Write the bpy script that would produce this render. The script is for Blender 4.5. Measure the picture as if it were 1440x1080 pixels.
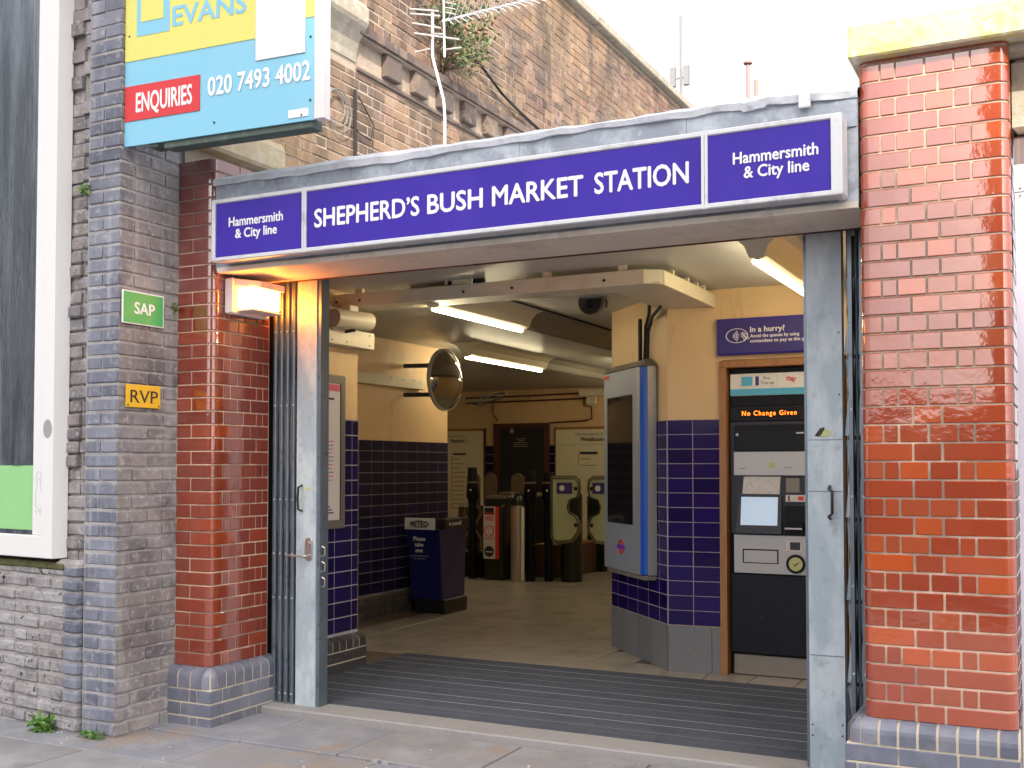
import bpy, math, random
from mathutils import Vector, Matrix
R = math.radians
rnd = random.Random(7)
for o in list(bpy.data.objects): bpy.data.objects.remove(o)
sc = bpy.context.scene
COL = sc.collection

# ------------------------------------------------------------------ camera, sky, sun, exposure
cam = bpy.data.cameras.new('camera'); camo = bpy.data.objects.new('camera', cam); COL.objects.link(camo)
camo.location = (0, 0, 1.5); camo.rotation_euler = (R(91.9), 0, R(26.79))
cam.lens = 38.75; cam.sensor_width = 36; cam.shift_y = 0.0442; cam.clip_start = .05; cam.clip_end = 3000
sc.camera = camo
SUN = Vector((.42, -.72, .60)).normalized()
w = bpy.data.worlds.new('World'); sc.world = w; w.use_nodes = True
nt = w.node_tree; nt.nodes.clear()
sky = nt.nodes.new('ShaderNodeTexSky'); sky.sky_type = 'NISHITA'; sky.sun_disc = False
sky.sun_elevation = math.asin(SUN.z); sky.sun_rotation = math.atan2(SUN.x, SUN.y)
sky.air_density = 1.0; sky.dust_density = 7.0; sky.ozone_density = 1.0
bg = nt.nodes.new('ShaderNodeBackground'); bg.inputs[1].default_value = .15
wo = nt.nodes.new('ShaderNodeOutputWorld')
hz = nt.nodes.new('ShaderNodeMix'); hz.data_type = 'RGBA'; hz.inputs[0].default_value = .55   # high thin white cloud over the blue
nt.links.new(sky.outputs[0], hz.inputs[6])
tc = nt.nodes.new('ShaderNodeTexCoord'); dp = nt.nodes.new('ShaderNodeVectorMath'); dp.operation = 'DOT_PRODUCT'; dp.inputs[1].default_value = SUN
nt.links.new(tc.outputs['Generated'], dp.inputs[0])
mx0 = nt.nodes.new('ShaderNodeMath'); mx0.operation = 'MAXIMUM'; mx0.inputs[1].default_value = 0; nt.links.new(dp.outputs['Value'], mx0.inputs[0])
pw = nt.nodes.new('ShaderNodeMath'); pw.operation = 'POWER'; pw.inputs[1].default_value = 3; nt.links.new(mx0.outputs[0], pw.inputs[0])
gl = nt.nodes.new('ShaderNodeMath'); gl.operation = 'MULTIPLY_ADD'; gl.inputs[1].default_value = 2.6; gl.inputs[2].default_value = 1; nt.links.new(pw.outputs[0], gl.inputs[0])
vs_ = nt.nodes.new('ShaderNodeVectorMath'); vs_.operation = 'SCALE'; vs_.inputs[0].default_value = (7.2, 7.1, 7.2); nt.links.new(gl.outputs[0], vs_.inputs['Scale'])   # thin cloud scatters forward, brighter round the sun
nt.links.new(vs_.outputs[0], hz.inputs[7])
nt.links.new(hz.outputs[2], bg.inputs[0]); nt.links.new(bg.outputs[0], wo.inputs[0])
sl = bpy.data.lights.new('sun', 'SUN'); slo = bpy.data.objects.new('sun', sl); COL.objects.link(slo)
sl.energy = 4.4; sl.angle = R(1.2); sl.color = (1, .90, .76)
slo.rotation_euler = SUN.to_track_quat('Z', 'Y').to_euler(); slo.location = (4, -6, 12)
sc.view_settings.view_transform = 'Standard'; sc.view_settings.look = 'None'
sc.view_settings.exposure = .74; sc.view_settings.gamma = 1; sc.view_settings.use_curve_mapping = False
sc.render.engine = 'CYCLES'

# ------------------------------------------------------------------ materials
def mat(name, base, rough=.6, metal=0, vary=None, layers=(), bump=(), coat=0, emit=0, spec=.5, alpha=1, trans=0, wobble=0):
    """base colour or list of colours picked per piece; layers = (colour, scale, lo, hi, amount[, stretch]); bump=(scale, strength, dist)"""
    m = bpy.data.materials.new(name); m.use_nodes = True; n = m.node_tree.nodes; l = m.node_tree.links
    b = n['Principled BSDF']
    b.inputs['Roughness'].default_value = rough; b.inputs['Metallic'].default_value = metal
    b.inputs['Specular IOR Level'].default_value = spec
    b.inputs['Coat Weight'].default_value = coat; b.inputs['Coat Roughness'].default_value = .05; b.inputs['Coat IOR'].default_value = 2.25
    b.inputs['Transmission Weight'].default_value = trans
    geo = n.new('ShaderNodeNewGeometry')
    def rgb(c):
        x = n.new('ShaderNodeRGB'); x.outputs[0].default_value = (*c, 1); return x.outputs[0]
    if vary:
        oi = n.new('ShaderNodeObjectInfo'); ad = n.new('ShaderNodeMath'); ad.operation = 'ADD'
        l.new(oi.outputs['Random'], ad.inputs[0]); l.new(geo.outputs['Random Per Island'], ad.inputs[1])
        fr = n.new('ShaderNodeMath'); fr.operation = 'FRACT'; l.new(ad.outputs[0], fr.inputs[0])
        cr = n.new('ShaderNodeValToRGB'); e = cr.color_ramp.elements
        k = len(vary)
        e[0].position = 0; e[0].color = (*vary[0], 1); e[1].position = 1; e[1].color = (*vary[-1], 1)
        for i in range(1, k-1):
            x = e.new(i/(k-1)); x.color = (*vary[i], 1)
        l.new(fr.outputs[0], cr.inputs[0]); col = cr.outputs[0]
    else: col = rgb(base)
    first_noise = None
    for ly in layers:
        c, s, lo, hi, amt = ly[:5]
        src = geo.outputs['Position']
        mp = n.new('ShaderNodeMapping'); l.new(src, mp.inputs[0])
        if len(ly) > 5: mp.inputs['Scale'].default_value = ly[5]
        mp.inputs['Location'].default_value = (rnd.random()*9, rnd.random()*9, rnd.random()*9)
        nz = n.new('ShaderNodeTexNoise'); nz.inputs['Scale'].default_value = s; nz.inputs['Detail'].default_value = 6; nz.inputs['Roughness'].default_value = .62
        l.new(mp.outputs[0], nz.inputs[0])
        mr = n.new('ShaderNodeMapRange'); mr.inputs[1].default_value = lo; mr.inputs[2].default_value = hi
        mr.inputs[4].default_value = amt; l.new(nz.outputs[0], mr.inputs[0])
        mx = n.new('ShaderNodeMix'); mx.data_type = 'RGBA'; l.new(mr.outputs[0], mx.inputs[0])
        l.new(col, mx.inputs[6]); mx.inputs[7].default_value = (*c, 1); col = mx.outputs[2]
        if first_noise is None: first_noise = mr.outputs[0]
    l.new(col, b.inputs['Base Color'])
    nrm = None
    for bp in bump:
        s, st, dist = bp[:3]
        nz = n.new('ShaderNodeTexNoise'); nz.inputs['Scale'].default_value = s; nz.inputs['Detail'].default_value = 5
        if len(bp) > 3:
            mp = n.new('ShaderNodeMapping'); mp.inputs['Scale'].default_value = bp[3]; l.new(geo.outputs['Position'], mp.inputs[0]); l.new(mp.outputs[0], nz.inputs[0])
        else: l.new(geo.outputs['Position'], nz.inputs[0])
        bu = n.new('ShaderNodeBump'); bu.inputs['Strength'].default_value = st; bu.inputs['Distance'].default_value = dist
        l.new(nz.outputs[0], bu.inputs['Height'])
        if nrm: l.new(nrm, bu.inputs['Normal'])
        nrm = bu.outputs[0]
    if nrm:
        l.new(nrm, b.inputs['Normal'])
        if coat: l.new(nrm, b.inputs['Coat Normal'])
    if emit:
        b.inputs['Emission Strength'].default_value = emit; b.inputs['Emission Color'].default_value = (*base, 1)
    return m
M = {}
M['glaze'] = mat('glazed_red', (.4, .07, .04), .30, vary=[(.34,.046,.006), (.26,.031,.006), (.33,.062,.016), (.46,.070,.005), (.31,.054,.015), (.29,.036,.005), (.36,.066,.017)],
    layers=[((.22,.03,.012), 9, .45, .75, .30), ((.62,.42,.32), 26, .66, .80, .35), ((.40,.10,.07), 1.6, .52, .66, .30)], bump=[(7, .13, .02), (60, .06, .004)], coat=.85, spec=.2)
M['glaze_shaded'] = mat('glazed_red_shaded', (.3, .04, .02), .30, vary=[(.24,.029,.006), (.18,.022,.007), (.30,.042,.007), (.21,.030,.011), (.25,.040,.014), (.20,.023,.006)],
    layers=[((.12,.02,.012), 9, .45, .75, .35), ((.45,.25,.18), 30, .70, .82, .35)], bump=[(7, .12, .02), (60, .05, .004)], coat=.8)  # same red glaze, darkened in colour for the pier standing in shade
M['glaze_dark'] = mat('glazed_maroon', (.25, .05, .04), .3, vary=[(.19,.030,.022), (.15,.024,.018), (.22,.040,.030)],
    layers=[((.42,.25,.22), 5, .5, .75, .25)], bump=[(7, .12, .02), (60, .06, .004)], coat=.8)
M['mortar_pale'] = mat('mortar_pale', (.60, .46, .35), .9, layers=[((.20,.16,.13), 2.2, .46, .60, .8), ((.30,.26,.22), 20, .5, .7, .4)], bump=[(90, .3, .004)])
M['blue_brick'] = mat('blue_brick', (.12,.13,.17), .38, vary=[(.15,.165,.22), (.10,.11,.15), (.19,.20,.25), (.13,.14,.19), (.17,.17,.20)],
    layers=[((.34,.33,.34), 8, .5, .78, .35), ((.06,.06,.07), 14, .55, .75, .4)], bump=[(40, .25, .006)], spec=.6)
M['mortar_ochre'] = mat('mortar_ochre', (.62, .54, .42), .95, layers=[((.55,.55,.52), 7, .5, .7, .6), ((.14,.16,.08), 12, .6, .75, .5)], bump=[(70, .4, .005)])
M['grey_brick'] = mat('grey_brick', (.2,.19,.2), .8, vary=[(.145,.13,.135), (.18,.155,.15), (.10,.097,.108), (.21,.185,.18), (.155,.15,.165), (.125,.12,.128)],
    layers=[((.38,.36,.365), 2.6, .42, .68, .70), ((.07,.065,.07), 7, .58, .74, .6), ((.52,.50,.49), 26, .54, .70, .55), ((.40,.38,.38), 2.2, .52, .72, .55, (5,5,.35))], bump=[(30, .5, .012), (120, .3, .003)])
M['quoin_brick'] = mat('quoin_brick', (.13,.14,.19), .55, vary=[(.11,.12,.165), (.075,.08,.115), (.15,.16,.21), (.11,.12,.165), (.18,.185,.225)],
    layers=[((.27,.285,.34), 2.4, .42, .70, .60), ((.46,.46,.48), 22, .55, .72, .5), ((.50,.50,.54), 3, .54, .72, .5, (6,6,.3))], bump=[(30, .4, .010)])
M['mortar_grey'] = mat('mortar_grey', (.35, .335, .33), .95, layers=[((.16,.15,.15), 5, .45, .65, .7), ((.52,.5,.48), 10, .55, .7, .5)], bump=[(60, .5, .008)])
M['worn_brick'] = mat('worn_brick', (.3,.28,.28), .9, vary=[(.22,.20,.205), (.17,.16,.17), (.27,.25,.25), (.20,.19,.20), (.23,.205,.20)],
    layers=[((.37,.36,.37), 3.4, .40, .62, .75), ((.13,.12,.125), 7, .54, .68, .7), ((.02,.018,.018), 20, .625, .65, .95), ((.50,.48,.48), 30, .58, .72, .5)], bump=[(14, 1.0, .03), (40, .8, .012)])
M['stock_brick'] = mat('stock_brick', (.35,.22,.15), .9, vary=[(.25,.145,.11), (.20,.115,.095), (.30,.19,.13), (.11,.075,.065), (.27,.165,.12), (.33,.22,.14), (.22,.135,.105), (.09,.065,.06)],
    layers=[((.36,.245,.13), .8, .44, .62, .60), ((.12,.095,.085), 1.1, .48, .64, .70), ((.40,.33,.28), 7, .52, .72, .50), ((.09,.08,.07), 17, .60, .72, .6), ((.055,.045,.04), 1.6, .50, .68, .65, (1,2.2,.45))], bump=[(30, .5, .01)])
M['dark_stock'] = mat('dark_stock', (.15,.11,.10), .9, vary=[(.17,.12,.10), (.11,.085,.08), (.21,.16,.13)],
    layers=[((.36,.29,.2), 5, .55, .72, .5)], bump=[(30, .5, .01)])
M['mortar_stock'] = mat('mortar_stock', (.42, .34, .27), .95, layers=[((.22,.17,.14), 2.2, .50, .68, .75), ((.62,.46,.27), 3, .55, .7, .4)], bump=[(60, .5, .01)])
M['stone'] = mat('weathered_stone', (.38, .34, .27), .85, layers=[((.20,.19,.14), 4, .50, .70, .7), ((.60,.57,.50), 12, .5, .7, .5)], bump=[(20, .5, .012), (90, .3, .003)])
M['lichen_stone'] = mat('lichen_stone', (.50, .45, .33), .9, layers=[((.56,.50,.16), 9, .47, .60, .8), ((.74,.72,.66), 14, .56, .66, .8), ((.26,.22,.14), 5, .60, .74, .5)], bump=[(25, .6, .012), (120, .4, .003)])
M['lead'] = mat('lead_sheet', (.26, .29, .34), .50, .25, layers=[((.46,.50,.56), 5, .46, .64, .8), ((.13,.15,.18), 9, .58, .72, .6), ((.55,.58,.62), 30, .60, .70, .4)], bump=[(7, .5, .03), (40, .2, .004)])
M['lead_cap'] = mat('lead_cap', (.52, .54, .60), .50, .2, layers=[((.60,.62,.66), 5, .46, .64, .7), ((.22,.23,.26), 12, .58, .72, .5)], bump=[(9, .6, .03)])
M['sign_blue'] = mat('enamel_violet_blue', (.042, .020, .33), .42, spec=.22, layers=[((.07,.04,.38), 3, .5, .75, .35), ((.028,.014,.24), 1.6, .5, .7, .4), ((.03,.02,.18), 3, .60, .78, .45, (5,5,.6)), ((.2,.17,.45), 60, .70, .76, .5)], bump=[(5, .05, .01)])
M['alu'] = mat('aluminium_trim', (.58, .59, .62), .45, .15, layers=[((.28,.28,.29), 10, .55, .72, .6), ((.62,.62,.66), 6, .5, .7, .4)], bump=[(60, .15, .002)])
M['white_print'] = mat('white_print', (.80, .80, .82), .6, spec=.2)
M['galv'] = mat('galvanised_steel', (.37, .45, .50), .45, .15, layers=[((.58,.65,.69), 6, .45, .60, .75, (1,1,.35)), ((.24,.28,.31), 13, .56, .70, .55), ((.60,.62,.62), 40, .66, .74, .5)], bump=[(18, .25, .006), (90, .15, .002)])
M['gate_bar'] = mat('dark_gate_steel', (.16, .20, .245), .32, .55, layers=[((.24,.29,.34), 14, .5, .7, .5, (1,1,.3)), ((.05,.05,.06), 20, .58, .7, .6)], bump=[(60, .3, .003)])
M['steel'] = mat('brushed_steel', (.55, .50, .48), .28, .9, bump=[(50, .2, .002)])
M['black'] = mat('black_metal', (.015, .015, .018), .4)
M['soffit'] = mat('painted_soffit', (.72, .66, .58), .6, layers=[((.34,.29,.24), 2.5, .52, .72, .6), ((.22,.17,.12), 9, .62, .74, .5)], bump=[(12, .2, .01)])
M['ceiling'] = mat('ceiling_paint', (.47, .46, .44), .38, layers=[((.42,.40,.36), 1.2, .5, .7, .6), ((.32,.29,.24), 6, .62, .76, .4)], bump=[(1.6, .30, .06), (30, .05, .003)])
M['cream'] = mat('cream_wall_paint', (.70, .50, .28), .5, layers=[((.62,.42,.21), 1.7, .45, .7, .6), ((.76,.62,.42), 3, .56, .68, .5, (1,1,.5)), ((.30,.19,.09), 3.5, .60, .76, .5, (2,2,.6))], bump=[(8, .12, .01), (70, .1, .002)])
M['cream_white'] = mat('cream_gloss_paint', (.70, .64, .50), .4, layers=[((.48,.42,.30), 5, .55, .75, .5)], bump=[(20, .15, .004)])
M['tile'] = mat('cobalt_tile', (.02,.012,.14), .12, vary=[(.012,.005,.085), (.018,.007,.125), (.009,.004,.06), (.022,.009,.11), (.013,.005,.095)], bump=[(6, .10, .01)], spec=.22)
M['tile_shaded'] = mat('cobalt_tile_shaded', (.01,.005,.05), .2, vary=[(.010,.006,.055), (.014,.008,.075), (.008,.005,.04)], bump=[(6, .08, .01)], spec=.3)  # cobalt tile, its colour darkened for the dim surroundings it reflects
M['grout_dark'] = mat('tile_grout_dark', (.17, .165, .18), .85, layers=[((.08,.08,.09), 4, .5, .7, .7)])  # darker copy of the tile grout, for the hall wall
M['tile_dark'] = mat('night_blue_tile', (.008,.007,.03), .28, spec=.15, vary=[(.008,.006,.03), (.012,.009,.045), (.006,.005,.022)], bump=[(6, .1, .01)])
M['grout'] = mat('tile_grout', (.36, .34, .40), .8, layers=[((.16,.15,.17), 4, .5, .7, .6)])
M['granite'] = mat('grey_skirting_stone', (.16, .17, .19), .5, vary=[(.15,.16,.18), (.19,.20,.22), (.17,.18,.20)], layers=[((.28,.29,.31), 60, .55, .68, .6)])
M['dark_plinth'] = mat('dark_plinth_brick', (.05,.05,.055), .4, vary=[(.05,.05,.058), (.035,.035,.04), (.08,.08,.09)], layers=[((.16,.155,.15), 12, .58, .74, .5)], bump=[(30, .4, .008)])
M['floor_tile'] = mat('floor_tile', (.26,.235,.20), .26, vary=[(.36,.335,.295), (.34,.315,.275), (.38,.35,.31), (.35,.325,.285)], layers=[((.15,.13,.11), 2.4, .5, .72, .5), ((.35,.32,.28), 26, .56, .72, .25)], bump=[(50, .08, .002)])
M['floor_joint'] = mat('floor_joint', (.10, .075, .06), .9)
M['mat'] = mat('ribbed_entrance_mat', (.075, .085, .105), .85, vary=[(.072,.083,.108), (.062,.072,.096), (.082,.091,.116)], layers=[((.15,.16,.18), 80, .50, .68, .55), ((.035,.045,.06), 3, .5, .7, .5), ((.05,.10,.12), 4, .62, .72, .35)], bump=[(220, .8, .006)])
M['flag'] = mat('york_stone_flag', (.27,.26,.26), .75, vary=[(.19,.20,.235), (.205,.212,.24), (.175,.185,.21), (.235,.235,.245), (.205,.20,.205)],
    layers=[((.33,.33,.345), 2.6, .46, .66, .65), ((.27,.20,.14), 1.5, .57, .63, .6), ((.16,.155,.16), 5, .58, .72, .6), ((.42,.41,.40), 45, .60, .72, .4)], bump=[(6, .3, .012), (70, .35, .003)])
M['stone_ochre'] = mat('stained_stone', (.44, .36, .24), .9, layers=[((.16,.13,.09), 5, .52, .68, .75), ((.58,.54,.46), 8, .5, .66, .6)], bump=[(20, .6, .015)])
M['flag_joint'] = mat('flag_joint', (.30, .29, .28), .95, layers=[((.12,.11,.10), 8, .5, .7, .6)], bump=[(80, .5, .004)])
M['asphalt'] = mat('asphalt', (.05, .05, .052), .9, bump=[(120, .5, .004)])
M['threshold'] = mat('threshold_stone', (.27, .265, .265), .8, layers=[((.22,.21,.20), 7, .5, .7, .6), ((.40,.39,.38), 50, .55, .7, .4)], bump=[(40, .4, .004)])
M['bill_white'] = mat('white_board', (.70, .70, .70), .35, layers=[((.66,.65,.66), 2, .55, .75, .4), ((.45,.44,.43), 30, .72, .78, .4)])
M['bill_dark'] = mat('crumpled_dark_sheet', (.035, .045, .06), .25, layers=[((.18,.21,.25), 1.6, .50, .70, .8, (3,3,.35)), ((.02,.03,.04), 1.2, .50, .66, .7, (2,2,.4))], bump=[(2, .8, .10, (3,3,.4))])
M['green'] = mat('green_band', (.25, .54, .22), .5, layers=[((.34,.60,.30), 5, .5, .7, .5)])
M['sap_green'] = mat('sign_green', (.06, .42, .12), .45, layers=[((.12,.46,.18), 14, .6, .72, .6)])
M['yellow'] = mat('sign_yellow', (.78, .46, .03), .45, layers=[((.6,.4,.08), 14, .6, .72, .6)])
M['ink'] = mat('dark_print', (.02, .02, .03), .6)
M['est_cyan'] = mat('board_light_blue', (.20, .49, .66), .45, layers=[((.27,.52,.64), 4, .5, .7, .4)])
M['est_yellow'] = mat('board_yellow', (.66, .62, .15), .5, layers=[((.52,.50,.18), 5, .55, .75, .4)])
M['est_red'] = mat('board_red', (.58, .025, .03), .5)
M['est_frame'] = mat('mossy_board_frame', (.30, .38, .28), .7, layers=[((.10,.14,.08), 9, .5, .68, .7), ((.5,.52,.45), 14, .55, .7, .5)])
M['green_wood'] = mat('dark_green_timber', (.07, .10, .085), .7, layers=[((.18,.2,.15), 10, .55, .7, .6)])
M['lamp_body'] = mat('lamp_housing', (.72, .66, .66), .5, layers=[((.5,.45,.42), 9, .6, .75, .5)])
M['lamp_glow'] = mat('lamp_glow', (1, .25, .022), .4, emit=32)
M['tube'] = mat('lit_tube', (1, .86, .56), .4, emit=26)
M['reflector'] = mat('lamp_reflector', (.80, .74, .58), .35)
M['grey_fix'] = mat('grey_fixture', (.22, .205, .18), .45)
M['wood'] = mat('varnished_oak', (.36, .17, .06), .45, layers=[((.24,.10,.03), 6, .45, .65, .6, (6,6,.6))], bump=[(20, .2, .003, (5,5,.5))])
M['mach_dark'] = mat('machine_charcoal', (.014, .016, .024), .45, spec=.18, layers=[((.06,.065,.075), 30, .6, .72, .5)])
M['mach_black'] = mat('machine_black', (.006, .006, .008), .4, spec=.2)
M['mach_mid'] = mat('machine_slate', (.040, .046, .068), .45, spec=.25)
M['mach_silver'] = mat('machine_silver', (.42, .42, .43), .38, .5)
M['screen'] = mat('screen_glow', (.42, .56, .74), .3, emit=.26)
M['blank_paper'] = mat('paper_map', (.62, .62, .62), .6, layers=[((.30,.36,.42), 60, .55, .62, .6), ((.6,.35,.3), 40, .62, .66, .6)])
M['led'] = mat('led_orange', (1, .17, .01), .4, emit=3.5)
M['cyan'] = mat('cyan_print', (.08, .45, .70), .4)
M['navy'] = mat('navy_print', (.04, .03, .20), .4)
M['red_print'] = mat('red_print', (.70, .04, .03), .4)
M['lime'] = mat('dish_lime', (.50, .52, .22), .5)
M['violet'] = mat('violet_print', (.22, .03, .55), .4)
M['kiosk'] = mat('kiosk_grey_blue', (.34, .40, .50), .35, .2)
M['kiosk_edge'] = mat('kiosk_edge', (.45, .46, .48), .35, .4)
M['blue_strip'] = mat('kiosk_blue', (.015, .10, .55), .3)
M['glass_dark'] = mat('dark_glass', (.012, .010, .012), .06)
M['poster'] = mat('poster_paper', (.64, .60, .62), .5)
M['poster_cream'] = mat('wall_map_poster', (.74, .70, .52), .35)
M['pink'] = mat('pink_print', (.62, .12, .22), .5)
M['grey_print'] = mat('grey_print', (.28, .26, .27), .6)
M['poster_frame'] = mat('poster_frame', (.28, .27, .25), .4, .6)
M['door'] = mat('navy_door', (.008, .008, .014), .5)
M['maroon'] = mat('maroon_paint', (.085, .018, .014), .5, layers=[((.05,.01,.01), 4, .5, .7, .5)])
M['gate_green'] = mat('gate_dark_green', (.008, .013, .011), .28)
M['gate_brown'] = mat('gate_brown', (.07, .035, .022), .5)
M['lid'] = mat('gate_lid', (.22, .18, .13), .35, .4)
M['paddle'] = mat('gate_paddle', (.12, .09, .055), .45)
M['flap'] = mat('pale_green_flap', (.44, .50, .32), .35)
M['bin_blue'] = mat('bin_blue', (.008, .010, .10), .35)
M['bin_black'] = mat('bin_black', (.010, .010, .016), .45)
M['cable'] = mat('cable_black', (.02, .018, .02), .85)
M['cable_grey'] = mat('cable_grey', (.20, .19, .18), .6)
M['aerial'] = mat('aerial_metal', (.66, .66, .68), .45, .3)
M['leaf'] = mat('leaf_green', (.08, .15, .05), .6, vary=[(.06,.14,.05), (.10,.17,.05), (.05,.12,.06), (.16,.13,.05), (.20,.12,.07)])
M['weed'] = mat('weed_green', (.09, .2, .04), .6, vary=[(.08,.19,.03), (.12,.24,.04), (.05,.12,.03)])
M['twig'] = mat('twig', (.12, .08, .05), .8)
M['lavender_post'] = mat('shutter_paint', (.55, .54, .64), .5, layers=[((.36,.35,.40), 14, .62, .74, .6)])
M['old_wood'] = mat('old_timber', (.14, .11, .11), .85, layers=[((.26,.21,.2), 7, .5, .7, .5, (6,6,.4))])
M['mirror'] = mat('convex_mirror_glass', (.42, .40, .36), .06, 1)
M['far_grey'] = mat('mast_grey', (.20, .20, .21), .7)
M['far_red'] = mat('flue_red', (.36, .2, .18), .7)
M['render_wall'] = mat('brown_office_brick', (.24, .17, .13), .9, layers=[((.17,.12,.10), 1.5, .5, .7, .5)])
M['win'] = mat('office_glass', (.03, .04, .05), .08)
M['moss'] = mat('moss', (.10, .10, .035), .95, layers=[((.05,.05,.03), 20, .5, .65, .7)], bump=[(40, 1, .02)])
M['patch_grey'] = mat('grey_scuff', (.30, .30, .31), .8)

# ------------------------------------------------------------------ mesh helpers
class MB:
    def __init__(s): s.v = []; s.f = []; s.sm = []
    def add(s, vs, fs, sm=False):
        k = len(s.v); s.v += [tuple(p) for p in vs]; s.f += [tuple(i+k for i in f) for f in fs]; s.sm += [sm]*len(fs); return s
    def box(s, x0, x1, y0, y1, z0, z1):
        return s.add([(x0,y0,z0),(x1,y0,z0),(x1,y1,z0),(x0,y1,z0),(x0,y0,z1),(x1,y0,z1),(x1,y1,z1),(x0,y1,z1)],
                     [(0,3,2,1),(4,5,6,7),(0,1,5,4),(1,2,6,5),(2,3,7,6),(3,0,4,7)])
    def bbox(s, x0, x1, y0, y1, z0, z1, c=.004):
        return s.prism([(x0,y0),(x1,y0),(x1,y1),(x0,y1)], z0, z1, c)
    def prism(s, poly, z0, z1, c=0, sm=False):
        """counter-clockwise plan polygon raised from z0 to z1, chamfer c on every arris"""
        n = len(poly)
        if c:
            ins = inset(poly, c)
            rings = [(ins, z0), (poly, z0+c), (poly, z1-c), (ins, z1)]
        else: rings = [(poly, z0), (poly, z1)]
        vs = [(p[0], p[1], z) for pl, z in rings for p in pl]; k = len(rings)
        s.add(vs, [tuple(range(n-1, -1, -1)), tuple(range((k-1)*n, k*n))])
        b = len(s.v)-len(vs)
        for r in range(k-1):
            for i in range(n):
                j = (i+1) % n
                s.f.append((b+r*n+i, b+r*n+j, b+(r+1)*n+j, b+(r+1)*n+i)); s.sm.append(sm)
        return s
    def ext(s, prof, frm, to, ax):
        """closed profile of (a,b) extruded along axis ax ('x': profile (y,z); 'y': profile (x,z))"""
        n = len(prof)
        if ax == 'x': vs = [(frm,a,b) for a,b in prof]+[(to,a,b) for a,b in prof]
        elif ax == 'y': vs = [(a,frm,b) for a,b in prof]+[(a,to,b) for a,b in prof]
        fs = [tuple(range(n)), tuple(range(2*n-1, n-1, -1))]
        fs += [(i, n+i, n+(i+1) % n, (i+1) % n) for i in range(n)]
        return s.add(vs, fs)
    def tube(s, pts, r, n=8, cap=True):
        pts = [Vector(p) for p in pts]; rings = []
        rs = r if isinstance(r, (list, tuple)) else [r]*len(pts)
        for i, p in enumerate(pts):
            d = (pts[min(i+1, len(pts)-1)]-pts[max(i-1, 0)]).normalized()
            a = d.orthogonal().normalized() if i == 0 else (rings_a - d*rings_a.dot(d)).normalized()
            rings_a = a; b = d.cross(a)
            rings.append([p+(a*math.cos(t)+b*math.sin(t))*rs[i] for t in [2*math.pi*k/n for k in range(n)]])
        vs = [q for rg in rings for q in rg]; fs = []
        for i in range(len(pts)-1):
            for k in range(n): fs.append((i*n+k, i*n+(k+1) % n, (i+1)*n+(k+1) % n, (i+1)*n+k))
        s.add(vs, fs, True)
        if cap: s.add(rings[0], [tuple(range(n-1, -1, -1))]); s.add(rings[-1], [tuple(range(n))])
        return s
    def lathe(s, prof, c=(0,0,0), n=24, axis='z', a0=0, a1=2*math.pi):
        """prof = (radius, height)"""
        full = abs(a1-a0-2*math.pi) < 1e-6; m = n if full else n+1; vs = []
        for r, h in prof:
            for k in range(m):
                t = a0+(a1-a0)*k/n; x, y = r*math.cos(t), r*math.sin(t)
                p = (x, y, h) if axis == 'z' else ((x, h, y) if axis == 'y' else (h, x, y))
                vs.append((c[0]+p[0], c[1]+p[1], c[2]+p[2]))
        fs = []
        for i in range(len(prof)-1):
            for k in range(n):
                j = (k+1) % m; fs.append((i*m+k, i*m+j, (i+1)*m+j, (i+1)*m+k))
        return s.add(vs, fs, True)
    def disc(s, c, r, n=28, axis='y', t=.004, rz=None):
        rz = rz or r
        if axis == 'y':
            f = [(c[0]+r*math.cos(2*math.pi*k/n), c[1], c[2]+rz*math.sin(2*math.pi*k/n)) for k in range(n)]
            b = [(x, y+t, z) for x, y, z in f]
        return s.add(f+b, [tuple(range(n)), tuple(range(2*n-1, n-1, -1))]+[(k, n+k, n+(k+1) % n, (k+1) % n) for k in range(n)])
    def ring(s, c, r0, r1, n=32, t=.004, sx=1):
        vs = []
        for k in range(n):
            a = 2*math.pi*k/n
            for r, y in ((r0,0),(r1,0),(r1,t),(r0,t)): vs.append((c[0]+sx*r*math.cos(a), c[1]+y, c[2]+r*math.sin(a)))
        fs = []
        for k in range(n):
            j = (k+1) % n
            for q in range(4): fs.append((k*4+q, k*4+(q+1) % 4, j*4+(q+1) % 4, j*4+q))
        return s.add(vs, fs)
    def mesh(s, name):
        me = bpy.data.meshes.new(name); me.from_pydata(s.v, [], s.f); me.polygons.foreach_set('use_smooth', s.sm)
        bmfix(me); return me
def bmfix(me):
    import bmesh
    b = bmesh.new(); b.from_mesh(me); bmesh.ops.recalc_face_normals(b, faces=b.faces)
    for e in b.edges:
        if len(e.link_faces) == 2 and e.calc_face_angle(0) > .6: e.smooth = False
    b.to_mesh(me); b.free(); me.update()
def inset(poly, c):
    n = len(poly); out = []
    for i in range(n):
        p0, p, p1 = Vector(poly[i-1]), Vector(poly[i]), Vector(poly[(i+1) % n])
        e0 = (p-p0).normalized(); e1 = (p1-p).normalized()
        n0 = Vector((-e0.y, e0.x)); n1 = Vector((-e1.y, e1.x)); d = 1+n0.dot(n1)
        q = p+(n0+n1)*(c/max(d, .3)); out.append((q.x, q.y))
    return out
def rounded(x0, x1, y0, y1, r, corners, n=5):
    """ccw rectangle with the named corners rounded: 'a'=x0y0 'b'=x1y0 'c'=x1y1 'd'=x0y1"""
    out = []
    for k, cx, cy, sx, sy, a in (('a',x0,y0,1,1,180), ('b',x1,y0,-1,1,270), ('c',x1,y1,-1,-1,0), ('d',x0,y1,1,-1,90)):
        if k in corners:
            for i in range(n+1):
                t = R(a+90*i/n); out.append((cx+sx*r+r*math.cos(t), cy+sy*r+r*math.sin(t)))
        else: out.append((cx, cy))
    return out

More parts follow.
